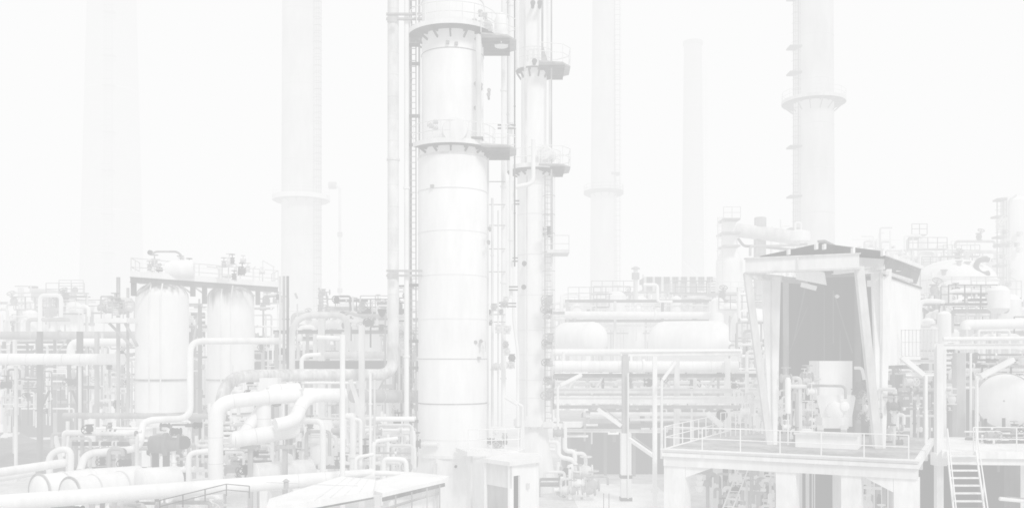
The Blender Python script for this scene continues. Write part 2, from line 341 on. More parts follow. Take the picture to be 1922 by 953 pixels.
z = ZP(191, 110); ring_platform(t, (c.x, c.y), rad(z), S(58, 110), z, 0, 360, 14, True, DARK, LG, MID, drop=1.3, t=.25)
lx = c.x-S(38, 110); ladder(t, lx, c.y-1, 4, ZP(-60, 110), .6, MID, True, 0, .7, .5)
for y in (3, 95, 143, 280, 372, 432): ob('rest_platform', MB().box(lx-.9, lx+.5, c.y-1.8, c.y-.2, ZP(y, 110)-.1, ZP(y, 110)+.08), MID, t)

# ================================================================ MAIN COLUMN (fractionating tower), left of the pair
D = 50; cx = P(849.5, 0, D).x; c2 = (cx, D)
t = T('distillation_column', 'thick white insulated column on an octagonal base, the larger of the pair', 'column', (cx, D, 0))
r = S(64.5, D); ru = S(58, D); zs = ZP(850, D)
ztr = ZP(300, D); ztop = ZP(-170, D)
ob('shell', MB().lathe((cx, D, 0), [(r, zs), (r, ztr), (r-.02, ztr+.05), (ru, ztr+.55), (ru, ztop), (ru*.7, ztop+1), (.01, ztop+1.3)], 72), CLAD, t)
ob('skirt', MB().lathe((cx, D, 0), [(r*1.16, 0), (r*1.03, zs-.04)], 8, rot=R(22.5)).lathe((cx, D, 0), [(r*1.03, zs-.1), (r*1.03, zs+.06)], 72), CONC, t)
for x_, y_ in ((859, 866), (865, 905)): pass
hx = P(859, 867, D-r*1.02); ob('vent_hole', MB().lathe((cx+S(10, D), D-r*1.0, ZP(867, D)), [(.07, -.16), (.07, .1)], 12, (0, 1, 0)), BLACK, t)
ob('skirt_pilaster', MB().box(cx-S(30, D), cx-S(24, D), D-r*1.18-.02, D-r*.9, 0, zs-.3), LG, t)
for y, rr_, th, mm in ((755, r, .03, GREY), (673, r, .018, GREY), (363, r, .016, LG), (108, ru, .02, GREY), (300, r, .06, LG), (10, ru, .02, LG), (520, r, .008, WHITE), (440, r, .008, WHITE), (600, r, .008, WHITE), (820, r, .012, WHITE)):
    ob('shell_band', MB().lathe((cx, D, ZP(y, D)), [(rr_-.02, -th), (rr_+.025, -th), (rr_+.025, th), (rr_-.02, th)], 72), mm, t)
for a, y in ((-95, 100), (-80, 102), (-40, 672), (-120, 360)): 
    u = Vector((math.cos(R(a)), math.sin(R(a)), 0)); rr_ = ru if y < 290 else r
    ob('lug', MB().bar(Vector((cx, D, ZP(y, D)))+u*rr_, Vector((cx, D, ZP(y, D)))+u*(rr_+.14), .16, .16), GREY, t)
ring_platform(t, c2, ru, S(84, D), ZP(70, D), -200, 20, 9, True, MID, OFF, MID, drop=.5, t=.1)
ring_platform(t, c2, ru, S(80, D), ZP(282, D), -150, 20, 7, True, MID, OFF, MID, drop=.45, t=.1)
# side bump-outs, reached from the ring platforms
def wing(t, a, b, y, D, dy, ribs=6, rail=True):
    x0, x1 = P(a, 0, D).x, P(b, 0, D).x; z = ZP(y, D)
    q = [(x0, D-1.9, z), (x1-.5, D-1.6, z), (x1, D-.8, z), (x1, D+.7, z), (x1-.7, D+1.3, z), (x0, D+1.3, z)]
    ob('side_platform', MB().slab(q, .08), GREY, t)
    rb = MB()
    for k in range(ribs):
        yy = D-1.3+2.4*k/(ribs-1); rb.bar((x0, yy, z-.17), (x1-.35, yy, z-.17), .09, .14)
    ob('platform_ribs', rb, MID, t)
    if rail: railing(t, q, 1.05, .022, 1.2, OFF)
wing(t, 905, 969, 84, D, 0); wing(t, 905, 969, 284, D, 0)
# ladder and riser pipes on the left of it
ladder(t, P(775.5, 0, D).x, D-.2, ZP(840, D), ZP(-120, D), .34, GREY, False, 0, .32)
pipe(t, [(787, 870, D-.3), (787, -120, D-.3)], 4, D, GREY, 'riser')
pipe(t, [(771, -120, 50), (771, 850, 50)], 4, 50, MID, 'riser', flanges=3)
for y in (85, 120, 218, 272, 535, 640, 690, 790):
    ob('pipe_bracket', MB().bar(P(768, y, 49.6), P(788, y, 49.6), .12, .16), MID, t)
pipe(t, [(763, -120, 49), (763, 826, 49), (776, 834, 48.6), (822, 834, 48.1)], 9, 49, WHITE, 'riser', flanges=7, bend=.35)
pipe(t, [(898, 66, 48.3), (898, 264, 48.3)], 11, 48.5, LG, 'downcomer')
ob('pipe_shoe', MB().box(P(885, 0, 48.3).x, P(907, 0, 48.3).x, 48, 48.7, ZP(263, 48.3), ZP(259, 48.3)), MID, t)
for (px, py) in ((893, 160), (893, 205), (903, 162), (918, 172), (917, 180), (903, 640), (893, 642), (919, 430), (917, 455)): 
    p = P(px, py, 48.9); ob('nozzle', MB().lathe(p, [(.06, -.3), (.1, -.3), (.1, -.22), (.06, -.22), (.06, .6)], 12, (0, 1, 0)), GREY, t)
# manway on the second platform, davit and small dials
p = P(854, 245, D-ru-.35); ob('manway', MB().lathe(p, [(.01, -.3), (.62, -.25), (.66, -.1), (.66, .05), (.55, .06), (.55, .9)], 28, (0, 1, 0)), WHITE, t)
p = P(941, 60, 49.5); ob('accumulator', MB().lathe((p.x, p.y, ZP(88, 49.5)), [(.35, 0), (.37, .1), (.37, 1.4), (.28, 1.65), (.1, 1.8), (.01, 1.82)], 20), WHITE, t)
for i in range(9): valve(t, P(rnd.uniform(885, 925), rnd.uniform(5, 55), 48.6), .07, (0, 0, 1), LG, (0, -1, 0))
for i in range(4): valve(t, P(808+rnd.uniform(-4, 10), rnd.uniform(228, 262), 47.9), .06, (1, 0, 0), LG, (0, -1, 0))
# right side piping between the columns
for px, w_, y0, y1, mm, dd in ((916, 4, 290, 850, LG, 50.5), (924, 5, 372, 800, LG, 51), (935, 3, 395, 800, LG, 51), (945, 9, -100, 800, OFF, 52), (959, 7, -100, 560, WHITE, 52.5), (953, 4, -100, 320, LG, 53), (966, 3, -100, 500, MID, 54)):
    pipe(t, [(px, y1, dd), (px, y0, dd)], w_, dd, mm, 'riser', flanges=5)
for y in (341, 384, 423, 467, 510, 590, 604): ob('pipe_bracket', MB().bar(P(912, y, 50.6), P(948, y, 51.8), .05), GREY, t)
for (a, b, y) in ((934, 951, 238), (953, 968, 238), (934, 947, 571), (951, 969, 572), (964, 975, 380), (962, 972, 487), (955, 972, 541)):
    ob('pipe_clamp', MB().bar(P(a, y-3, 52.2), P(b, y-3, 52.2), .12, .07).bar(P(a, y+3, 52.2), P(b, y+3, 52.2), .12, .07), MID, t)
for i in range(16): valve(t, P(rnd.uniform(912, 962), rnd.uniform(560, 700), 51), rnd.uniform(.06, .12), rnd.choice([(0, 0, 1), (1, 0, 0)]), rnd.choice([GREY, LG, MID]), (0, -1, 0))
ladder(t, P(906, 0, 48.8).x, 48.9, ZP(660, 50), ZP(850, 50)+6, .3, LG, False, 20)

# overhead line: the long grey vapour pipe left of the column
t = T('vapour_line', 'long mottled grey vapour pipe dropping beside the thick column and turning left', 'pipe', g(P(738, 0, 49)))
pipe(t, [(738, -130, 49), (738, 640, 49)], 21, 49, LAG2, 'pipe_run', seg=22)
pipe(t, [(738, 640, 49), (738, 703, 49), (560, 703, 47), (425, 706, 44.5), (410, 790, 44)], 23, 47.5, LAG, 'pipe_run', bend=1.7, seg=22, label='mottled grey lower bend of the vapour pipe')
for y in (32, 513):
    b = MB()
    for dy in (-5, 4): b.bar(P(725, y+dy, 48.6), P(792, y+dy, 48.9), .16, .1)
    b.bar(P(736, y, 48.3), P(736, y+10, 48.3), .5, .1); ob('pipe_guide', b, GREY, t)
ob('lagging_band', MB().lathe(P(738, 300, 49), [(S(12, 49)+.0, -.05), (S(12.3, 49), -.05), (S(12.3, 49), .05)], 24), LG, t)

# ================================================================ SECOND COLUMN
D = 56; cx = P(1002, 0, D).x; c2 = (cx, D)
t = T('distillation_column', 'slimmer white column on a flared conical skirt, behind the larger one', 'column', (cx, D, 0))
r = S(31, D); ru = S(24, D); zs = ZP(790, D); zt = ZP(330, D)
ob('shell', MB().lathe((cx, D, 0), [(r, zs-.3), (r, zt), (ru, zt+.5), (ru, ZP(135, D)), (S(29, D), ZP(128, D)), (S(29, D), ZP(-160, D)), (.01, ZP(-175, D))], 56), CLAD, t)
ob('skirt', MB().lathe((cx, D, 0), [(S(43, D), 0), (S(25, D), zs-.25), (S(25, D), zs)], 56), WHITE, t)
for y in (350, 405, 480, 555, 620, 665, 712, 745): ob('shell_band', MB().lathe((cx, D, ZP(y, D)), [(r-.02, -.01), (r+.015, -.01), (r+.015, .01), (r-.02, .01)], 56), LG, t)
ring_platform(t, c2, ru, S(34, D), ZP(131, D), -200, 20, 6, True, MID, OFF, MID, drop=.6, t=.1)
wing(t, 1010, 1069, 132, D, 0, 6)
ring_platform(t, c2, ru, S(50, D), ZP(320, D), -200, 20, 7, True, MID, OFF, MID, drop=.45, t=.1)
wing(t, 1010, 1069, 318, D, 0, 6)
ring_platform(t, c2, r*.8, S(37, D), ZP(790, D), -215, 35, 8, False, WHITE, WHITE, LG, drop=.35, t=.25)
ob('base_walkway', MB().slab([(cx+.5, D-1.4, zs+.02), (cx+2.7, D-1.6, zs+.02), (cx+2.9, D-.4, zs+.02), (cx+.7, D-.3, zs+.02)], .28), OFF, t)
for px, w_, y0, y1, mm, dd in ((972, 6, -100, 128, OFF, 55), (985, 4, -100, 128, LG, 55), (1018, 4, -100, 112, GREY, 54.6), (1035, 3, -100, 318, GREY, 55), (987, 5, 135, 312, LG, 55), (1032, 4, 150, 312, LG, 55), (1035, 3, 318, 500, LG, 55), (1036, 2.5, 480, 720, LG, 54.6), (989, 3, 330, 780, LG, 54.8)):
    pipe(t, [(px, y1, dd), (px, y0, dd)], w_, dd, mm, 'riser')
ob('gusset', MB().add([P(1015, 118, 54.4), P(1029, 118, 54.4), P(1020, 88, 54.4), P(1015, 118, 54.6), P(1029, 118, 54.6), P(1020, 88, 54.6)], [(0, 1, 2), (5, 4, 3), (0, 3, 4, 1), (1, 4, 5, 2), (2, 5, 3, 0)]), GREY, t)
pipe(t, [(1001, 262, 54), (1001, 344, 54), (968, 351, 54)], 8, 54, WHITE, 'reflux_pipe', bend=.35)
pipe(t, [(964, 340, 54.5), (964, 600, 54.5), (972, 660, 54.5), (972, 800, 54.5)], 6, 54.5, WHITE, 'riser', bend=.4)
pipe(t, [(952, 340, 54.5), (952, 560, 54.5)], 11, 54.5, WHITE, 'riser')
p = P(1023, 288, 54.8); ob('manway', MB().lathe(p, [(.01, -.3), (.42, -.25), (.45, -.1), (.45, .05), (.4, .9)], 24, (.35, .9, 0)), OFF, t)
ladder(t, P(1030, 0, 54.6).x, 54.8, ZP(790, 55), ZP(330, 55), .42, GREY, True, 8)
for y in (430, 440): valve(t, P(1030, y, 54.2), .08, (0, 0, 1), MID, (-1, 0, 0))
ob('rest_platform', MB().box(P(1026, 0, 54.5).x, P(1068, 0, 54.5).x, 54, 56, ZP(476, 54.5), ZP(470, 54.5)), LG, t)
railing(t, [P(1028, 474, 54), P(1068, 474, 54), P(1068, 474, 56)], 1.0, .02, 1.2, LG)
for i in range(14): valve(t, P(1030+rnd.uniform(-4, 6), rnd.uniform(560, 780), 54.4), rnd.uniform(.08, .14), rnd.choice([(0, 0, 1), (1, 0, 0)]), rnd.choice([GREY, MID]), (-.5, -.8, 0))
for (px, py) in ((984, 495), (983, 539), (1003, 117), (1000, 8), (1013, 8)): ob('nozzle', MB().lathe(P(px, py, 54.6), [(.1, -.25), (.15, -.25), (.15, -.15), (.1, -.15), (.1, .5)], 12, (0, 1, 0)), MID, t)
# half-round operating platform between the skirts
D = 47.5; cpx = P(893, 0, D).x
t = T('operating_platform', 'half-round white railed platform between the bases of the two columns', 'platform', (cpx, D, 0))
z = ZP(846, 46)
n = 12; cc = (P(898, 0, 47).x, 47.2)
ob('platform_deck', MB().slab([(cc[0]-1.2, 47.9, z), (cc[0]-.5, 45.6, z), (cc[0]+.7, 45.5, z), (cc[0]+2.0, 46.1, z), (cc[0]+2.35, 47.2, z), (cc[0]+2.1, 48.2, z)], .2), WHITE, t)
railing(t, [(cc[0]-.45, 45.65, z), (cc[0]+.7, 45.55, z), (cc[0]+2.0, 46.15, z), (cc[0]+2.3, 47.2, z)], 1.1, .025, .7, WHITE)
for i in range(4): ob('leg', MB().bar((cc[0]+(-.3, .8, 1.9, 2.1)[i], (46, 45.8, 46.4, 48)[i], 0), (cc[0]+(-.3, .8, 1.9, 2.1)[i], (46, 45.8, 46.4, 48)[i], z-.2), .1), LG, t)
for i in range(10): valve(t, P(rnd.uniform(912, 950), rnd.uniform(805, 842), 47.6), rnd.uniform(.06, .11), rnd.choice([(0, 0, 1), (1, 0, 0)]), rnd.choice([MID, GREY, LG]), (0, -1, 0))

# ================================================================ HUT
D = 43.5
t = T('control_hut', 'small white flat-roofed hut with a dark narrow doorway, beside the column bases', 'hut', g(P(958, 0, D)))
A = P(913, 0, 43.4); B = P(957, 0, 42); C = P(1006, 0, 43.6); zt = ZP(874, 42)
dr = P(988, 0, 46); 
w1 = MB().quadwall((A.x, A.y), (B.x, B.y), 2.1, zt, .12); ob('side_wall', w1, LG, t)
ob('side_wall', MB().quadwall((A.x, A.y), (B.x, B.y), 0, .9, .12), LG, t)
ob('window_opening', MB().quadwall((A.x+.02, A.y+.12), (B.x-.02, B.y+.12), .9, 2.1, .06), GREY, t)
dB = Vector((C.x-B.x, C.y-B.y, 0)); 
def on(f): return (B.x+dB.x*f, B.y+dB.y*f)
ob('front_wall', MB().quadwall(on(0), on(.14), 0, zt).quadwall(on(.14), on(.39), ZP(893, 42.2), zt).quadwall(on(.39), on(1), 0, zt), PANELW, t)
ob('doorway', MB().quadwall((on(.14)[0], on(.14)[1]+.25), (on(.39)[0], on(.39)[1]+.25), 0, ZP(893, 42.2), .1), BLACK, t)
ob('rear_wall', MB().quadwall((A.x, A.y), (A.x+1.2, A.y+2.6), 0, zt-.02).quadwall((A.x+1.2, A.y+2.6), (C.x+.1, C.y+2.0), 0, zt-.02).quadwall((C.x+.1, C.y+2), on(1), 0, zt-.02), WHITE, t)
ob('roof', MB().slab([(A.x-.12, A.y-.02, zt+.2), (B.x, B.y-.18, zt+.2), (C.x+.25, C.y-.1, zt+.2), (C.x+.3, C.y+2.2, zt+.2), (A.x+1.1, A.y+2.8, zt+.2)], .19), WHITE, t)
ob('light_switch', MB().box(on(.62)[0], on(.62)[0]+.16, on(.62)[1]-.06, on(.62)[1]+.02, 1.95, 2.2), LG, t)

# ================================================================ TWIN DOMED TANKS
def domed_tank(label, a, b, ytop, D, sk, mm):
    cx = P((a+b)/2, 0, D).x; r = S(b-a, D)/2; z1 = ZP(ytop, D)
    t = T('domed_tank', label, 'tank', (cx, D, 0), 'twin domed tanks under one platform')
    prof = [(r, ZP(774, D))]; zc = z1-r*.62
    prof += [(r, zc)]+[(r*math.cos(R(k)), zc+r*.62*math.sin(R(k))) for k in range(12, 90, 8)]+[(.01, z1)]
    ob('shell', MB().lathe((cx, D, 0), prof, 60), mm, t)
    ob('skirt', MB().lathe((cx, D, 0), [(r*.97, 0), (r*.97, ZP(774, D))], 60), CONC, t)
    for y in (712, 774): ob('ring_band', MB().lathe((cx, D, ZP(y, D)), [(r-.02, -.06), (r+.07, -.06), (r+.07, .06), (r-.02, .06)], 60), GREY if y == 712 else MID, t)
    for dx in (-.12, .32): 
        p = Vector((cx+r*dx, D-r*1.03, 0)); ob('down_pipe', MB().tube([(p.x, p.y+.35, z1-.2), (p.x, p.y, z1-1.0), (p.x, p.y, .3)], .05, 8), OFF, t)
    ob('top_nozzle', MB().lathe((cx, D-r*.5, z1-.5), [(.2, 0), (.2, .9), (.32, .9), (.32, 1.0)], 16), LG, t)
    return t
D = 60
S1 = mat('stained_white_paint', .80, .06, streak=(ZP(528, D), 1.5)); S2 = mat('heavily_stained_white_paint', .78, .08, streak=(ZP(522, D)+.15, 2.7))
domed_tank('white domed tank in front at the left, with faint stains under its platform', 257, 352, 529, 60, 0, S1)
domed_tank('white domed tank with heavy dark run-off streaks, right one of the twin tanks', 391, 476, 533, 64, 0, S2)
t = T('tank_top_walkway', 'railed steel walkway carried across the tops of the two domed tanks', 'walkway', g(P(380, 0, 61)))
A, B, C, E = P(246, 522, 57.5), P(522, 538, 66), P(510, 534, 68.5), P(262, 521, 60.5)
zz = ZP(524, 59.5)
for q in (A, B, C, E): q.z = zz
ob('platform', MB().slab([A, B, C, E], .22), LG, t)
ob('edge_beam', MB().ibeam(A+Vector((0, -.1, -.2)), B+Vector((0, -.1, -.2)), .2, .35), MID, t)
railing(t, [E, A, B, C], 1.15, .03, 1.5, LG); railing(t, [E, C], 1.15, .03, 1.5, OFF)
ob('toe_plate', MB().bar(A+Vector((0, -.06, .15)), B+Vector((0, -.06, .15)), .04, .4), WHITE, t)
for px, dd, yb in ((251, 57.8, 555), (362, 60, 556), (384, 60.5, 570), (484, 62.8, 572)):
    p = P(px, 530, dd); ob('post', MB().bar((p.x, p.y, ZP(yb, dd)), (p.x, p.y, zz-.3), .26), MID, t); 
for px, dd in ((256, 58), (365, 60), (388, 60.5), (478, 62.6)):
    p = P(px, 555, dd); ob('knee_brace', MB().bar(p, (p.x+.9*(1 if px < 300 else -1), p.y, zz-.35), .1), GREY, t)
ob('column_post', MB().bar(P(240, 0, 59)-Vector((0, 0, P(240, 0, 59).z)), P(240, 540, 59), .14), GREY, t)
ob('sheet_hood', MB().lathe(P(340, 505, 60), [(.6, -.9), (.6, .7), (.5, .8)], 24, (1, .2, 0)), WHITE, t)
pipe(t, [(283, 478, 60), (292, 472, 60), (335, 472, 60), (345, 488, 60), (350, 505, 60)], 4, 60, GREY, 'pipe', bend=.5)
for i in range(20): valve(t, P(rnd.choice([rnd.uniform(275, 300), rnd.uniform(335, 360), rnd.uniform(420, 500), rnd.uniform(420, 500)]), rnd.uniform(488, 520), 61), rnd.uniform(.07, .13), rnd.choice([(0, 0, 1), (1, 0, 0)]), rnd.choice([GREY, LG, MID]), (0, 0, 1))
for i in range(8):
    px = rnd.uniform(410, 515); pipe(t, [(px, 528, 61.5), (px, rnd.uniform(485, 505), 61.5), (px+rnd.uniform(-25, 25), 500, 61.5)], 2.2, 61.5, LG)
ob('dial_gauge', MB().lathe(P(282, 474, 60), [(.16, -.08), (.16, .08)], 16, (0, 1, 0)), MID, t)

# valve skid on bracket left of tanks
t = T('valve_platform', 'cantilevered platform with a caged valve station, left of the domed tanks', 'platform', g(P(215, 0, 58)))
ob('platform', MB().box(P(190, 0, 58).x, P(250, 0, 58).x, 57, 59, ZP(606, 58), ZP(597, 58)), OFF, t)
railing(t, [P(190, 597, 57), P(252, 597, 57)], 1.0, .03, .8, GREY)
for x0_, x1_ in ((205, 248), (235, 258)): ob('knee_brace', MB().bar(P(x0_, 606, 57.4), P(x1_, 650, 57.8), .16), GREY, t)
q = MB().lathe(P(222, 573, 58), [(.2, -1.0), (.45, -.8), (.5, -.5), (.5, .5), (.45, .8), (.2, 1.0)], 20, (1, 0, 0)); ob('vessel', q, LG, t)
pipe(t, [(190, 556, 57.6), (188, 575, 57.6), (195, 586, 57.6), (214, 586, 57.6), (214, 556, 57.6), (190, 556, 57.6)], 3, 57.6, GREY, bend=.2)
for i in range(14): valve(t, P(rnd.uniform(190, 248), rnd.uniform(556, 592), 57.5), rnd.uniform(.07, .14), rnd.choice([(0, 0, 1), (1, 0, 0)]), rnd.choice([GREY, MID, LG]), (0, 0, 1))
ob('post', MB().bar(P(222, 0, 58.5)*1-Vector((0, 0, P(222, 0, 58.5).z)), P(222, 520, 58.5), .18), GREY, t)

# ================================================================ LEFT SIDE: racks and pipes
pipework('steel pipe rack with tall posts at the far left edge, dark sheds behind it', -30, 262, 632, 770, 68, 74, nv=22, nh=12, nval=10, seed=3, wr=(3, 8), beams=3, name='pipe_rack', cat='pipe rack')
pipework('small process unit with stubby vessels on the skyline at the far left', 20, 148, 572, 640, 88, 94, nv=14, nh=10, nval=14, seed=5, nvess=3, name='process_unit', cat='process unit')
pipe_thing('header_pipe', 'long dark grey header pipe running level across the left rack', 'pipe', [(-40, 629, 66), (262, 629, 66)], 15, m=GREY, flanges=9, supports=())
pipe_thing('header_pipe', 'long thick white header pipe running level, lowest on the left rack', 'pipe', [(-40, 673, 60), (232, 674, 60)], 21, m=WHITE, flanges=0, supports=((30, 683, 60), (150, 683, 60)))
pipe_thing('looped_pipe', 'thick white pipe elbowing down onto the left rack from a level run', 'pipe', [(133, 678, 63), (133, 642, 63), (262, 642, 63)], 15, m=WHITE, bend=.7)
t = T('storage_shed', 'low dark sheet-clad shed seen through the left pipe rack', 'shed', g(P(95, 0, 77)))
ob('wall', MB().box(P(20, 0, 77).x, P(136, 0, 77).x, 77, 82, 1.4, ZP(640, 77)), SHEET, t); ob('roof', MB().slab([(P(15, 0, 77).x, 76.6, ZP(636, 77)), (P(141, 0, 77).x, 76.6, ZP(636, 77)), (P(141, 0, 77).x, 82.5, ZP(636, 77)+.5), (P(15, 0, 77).x, 82.5, ZP(636, 77)+.5)], .15), GREY, t)
ob('plinth', MB().box(P(16, 0, 77).x, P(140, 0, 77).x, 76.7, 82.2, 0, 1.4), CONC, t)
t = T('furnace_house', 'distant dark louvred furnace house on the left skyline', 'building', g(P(68, 0, 120)))
ob('wall', MB().box(P(58, 0, 120).x, P(80, 0, 120).x, 120, 124, 0, ZP(545, 120)), mat('louvred_grey_wall', .3, .2, bands=('Z', .6, .5)), t)
for (a, b, y) in ((60, 86, 545), (80, 105, 556), (98, 144, 563)): ob('roof', MB().box(P(a, 0, 119).x, P(b, 0, 119).x, 119, 124.5, ZP(y+2, 120), ZP(y-2, 120)), GREY, t)
ob('side_wall', MB().box(P(80, 0, 121).x, P(142, 0, 121).x, 121, 124, 0, ZP(580, 121)), LG, t)
for px in (95, 105, 115, 127): ob('stack', MB().lathe((P(px, 0, 120).x, 119.5, 0), [(.35, 0), (.35, ZP(563, 120))], 14), LG, t)
t = T('signal_mast', 'slim mast with a crossbar at the far left', 'mast', g(P(39, 0, 95)))
ob('pole', MB().tube([g(P(39, 0, 95)), P(39, 540, 95)], .28, 10), LG, t); ob('crossarm', MB().bar(P(28, 537, 95), P(52, 537, 95), .12), GREY, t); ob('floodlight', MB().box(P(57, 0, 95).x, P(70, 0, 95).x, 94.6, 95.2, ZP(541, 95), ZP(537, 95)), MID, t)
t = T('cooling_fan_unit', 'small capped vent on a post near the left chimney', 'vent', g(P(141, 0, 96)))
ob('post', MB().tube([g(P(141, 0, 96)), P(141, 545, 96)], .12, 8), LG, t); ob('cap', MB().lathe(P(141, 544, 96), [(.25, -.25), (.3, 0), (.22, .25), (.05, .32)], 14), MID, t)
# posts & braces of the left rack nearest
for i, (px, lab) in enumerate(((150, 'thick dark steel post of the left rack, with a diagonal brace below'), (182, 'thinner grey steel post of the left rack, second before the domed tank'), (75, 'dark steel post under the white header pipe, beside the dark shed'))):
    t = T('rack_post', lab, 'post', g(P(px, 0, 61)), 'posts of the near left rack')
    ob('post', MB().ibeam(g(P(px, 0, 61)), P(px, 622, 61), S((9, 6, 8)[i], 61), .3), (MID, GREY, MID)[i], t); ob('base_plate', MB().box(P(px, 0, 61).x-.35, P(px, 0, 61).x+.35, 60.7, 61.3, 0, .08), GREY, t)
    if i != 1: ob('brace', MB().bar(P(px, 770, 61), P(px+(-14 if i == 0 else 18), 732, 61), .12), MID, t)
pipework('tangle of small pipes and valves between the two domed tanks', 352, 392, 575, 800, 68, 72, nv=12, nh=14, nval=14, seed=8, wr=(3, 6))
t = T('mesh_screen', 'dark mesh screen between the two domed tanks', 'panel', g(P(372, 0, 74))); ob('panel', MB().box(P(350, 0, 74).x, P(395, 0, 74).x, 74, 74.3, 0, ZP(585, 74)), SHEET, t)
# snake pipe round the front of tank one
pipe_thing('winding_pipe', 'white pipe winding round the front of the left domed tank to the soil bank', 'pipe',
    [(530, 639, 57), (357, 640, 56), (357, 785, 54), (268, 788, 53), (262, 842, 51), (160, 850, 50), (150, 884, 49)], 13, m=OFF, flanges=0, bend=.75, seg=16)
pipe_thing('crossover_pipe', 'grey level pipe crossing below the left domed tank', 'pipe', [(120, 779, 58), (420, 781, 57), (440, 800, 56)], 11, m=GREY, flanges=5, bend=.5)
pipe_thing('hook_pipe', 'fat pale hooked pipe bending down beside the soil bank', 'pipe', [(95, 905, 46), (90, 850, 46), (134, 838, 46), (131, 905, 46)], 12, m=OFF, bend=.7)
pipe_thing('standpipe', 'short fat white standpipe between the soil bank and the domed tank', 'pipe', [(172, 900, 52), (172, 786, 52)], 14, m=OFF, flanges=2)
pipe_thing('standpipe', 'thin grey standpipe at the foot of the soil bank', 'pipe', [(127, 905, 53), (127, 790, 53)], 7, m=LG, flanges=2)
pipe_thing('bent_pipe', 'white pipe with square bends at the foot of the thick manifold riser', 'pipe', [(354, 905, 45), (354, 850, 45), (395, 845, 45), (440, 846, 45)], 10, m=WHITE, bend=.35)
pipework('low tangle of valves and short pipes in front of the left domed tank', 150, 300, 800, 885, 50, 55, nv=14, nh=12, nval=14, seed=12, wr=(4, 8), frame=False)
pipework('cluster of valves and small pipes behind the manifold riser', 300, 400, 800, 900, 49, 54, nv=12, nh=8, nval=12, seed=13, wr=(4, 9), frame=False)
pipework('valve cluster below the big manifold, in front of the drum', 420, 480, 845, 900, 44, 47, nv=10, nh=10, nval=16, seed=14, wr=(3, 6), frame=False)
t = T('horizontal_pump', 'dark blackened pump with flanged ends in front of the left domed tank', 'pump', g(P(300, 0, 50)))
ob('casing', MB().lathe(P(318, 833, 50), [(.2, -1.1), (.45, -1.0), (.5, -.3), (.62, -.28), (.62, -.1), (.4, -.05), (.35, .4), (.5, .45), (.5, .6)], 22, (1, .1, 0)), MID, t)
for px in (292, 312): ob('leg', MB().bar(g(P(px, 0, 50)), P(px, 840, 50), .28), DARK, t)
ob('flange', MB().lathe(P(345, 830, 49.8), [(.36, -.1), (.36, .1)], 20, (.3, 1, 0)), DARK, t)
t = T('slanted_post', 'pale leaning post at the edge of the soil bank', 'post', g(P(112, 0, 66))); ob('post', MB().bar(g(P(120, 0, 66)), P(102, 812, 66), .25), OFF, t)
t = T('skip_plate', 'bent pale metal plate lying on the soil bank', 'plate', P(20, 815, 70)); ob('plate', MB().add([P(-5, 822, 69), P(28, 818, 69), P(35, 812, 72), P(8, 812, 72)], [(0, 1, 2, 3)]).bar(P(28, 820, 69), P(36, 811, 69), .12), OFF, t)
pipework('small pipes and valves standing at the foot of the right domed tank', 395, 530, 790, 860, 48, 53, nv=22, nh=20, nval=20, seed=81, wr=(3, 7), frame=False, tones=[WHITE, OFF, LG, LG, GREY, MID])
pipework('fine pipes in the pale gap right of the domed tanks, above the vapour bend', 430, 545, 705, 760, 52, 56, nv=12, nh=10, nval=10, seed=82, wr=(3, 8), frame=False, tones=[WHITE, OFF, OFF, LG, MID])
pipework('thin upright pipes bunched between the rack posts and the left domed tank', 190, 258, 650, 790, 62, 66, nv=18, nh=16, nval=12, seed=83, wr=(2, 5), frame=False, tones=[WHITE, OFF, LG, GREY])
pipework('upright pipes and hoops hanging below the white header at the far left', 0, 130, 690, 800, 62, 66, nv=26, nh=6, nval=8, seed=84, wr=(2, 5), frame=False, tones=[WHITE, OFF, LG, GREY, MID])
# slender risers right of the tanks
for i, (px, w_) in enumerate(((525.5, 2.5), (533, 4), (540, 4))):
    pipe_thing('vertical_riser', ('thinnest, leftmost of three upright risers right of the tanks', 'middle of three upright risers right of the tanks', 'rightmost of three upright risers right of the tanks')[i], 'pipe', [(px, 840, 55+i*.3), (px, 518, 55+i*.3)], w_+1, m=(LG, GREY, MID)[i], flanges=4, group='three upright risers')

# ================================================================ centre-left clutter, D 60-90
pipework('dense pipe rack behind the looped grey pipe, between the tanks and the thick column', 540, 780, 625, 840, 60, 66, nv=26, nh=26, nval=16, seed=21, wr=(3, 9), beams=4, name='pipe_rack', cat='pipe rack', tones=[OFF, LG, LG, GREY, GREY, MID, MID])
t = T('dark_backdrop', 'long dark sheet-clad backdrop added behind the pipe racks at the centre left', 'building', g(P(600, 0, 68)))  # dark block added to stand in for the shade inside the racks
ob('wall', MB().box(P(452, 0, 68).x, P(800, 0, 68).x, 68, 74, 0, ZP(655, 68)), SHEET, t); ob('roof', MB().slab([(P(448, 0, 68).x, 67.6, ZP(652, 68)), (P(804, 0, 68).x, 67.6, ZP(652, 68)), (P(804, 0, 68).x, 74.4, ZP(652, 68)+.6), (P(448, 0, 68).x, 74.4, ZP(652, 68)+.6)], .2), OFF, t)
for px in (500, 560, 620, 690, 750): ob('window', MB().box(P(px, 0, 68).x-.9, P(px, 0, 68).x+.9, 67.9, 68.02, 2.5, 3.9), BLACK, t)
t = T('cable_tray', 'long dark cable tray level behind the slim white post', 'cable tray', g(P(660, 0, 59.5))); ob('tray', MB().box(P(548, 0, 59.5).x, P(784, 0, 59.5).x, 59.3, 60.1, ZP(697, 59.5), ZP(677, 59.5)), DARK, t)
for px in (580, 690, 770): ob('hanger', MB().bar(Vector((P(px, 0, 59.7).x, 59.7, 0)), P(px, 678, 59.7), .14), GREY, t)
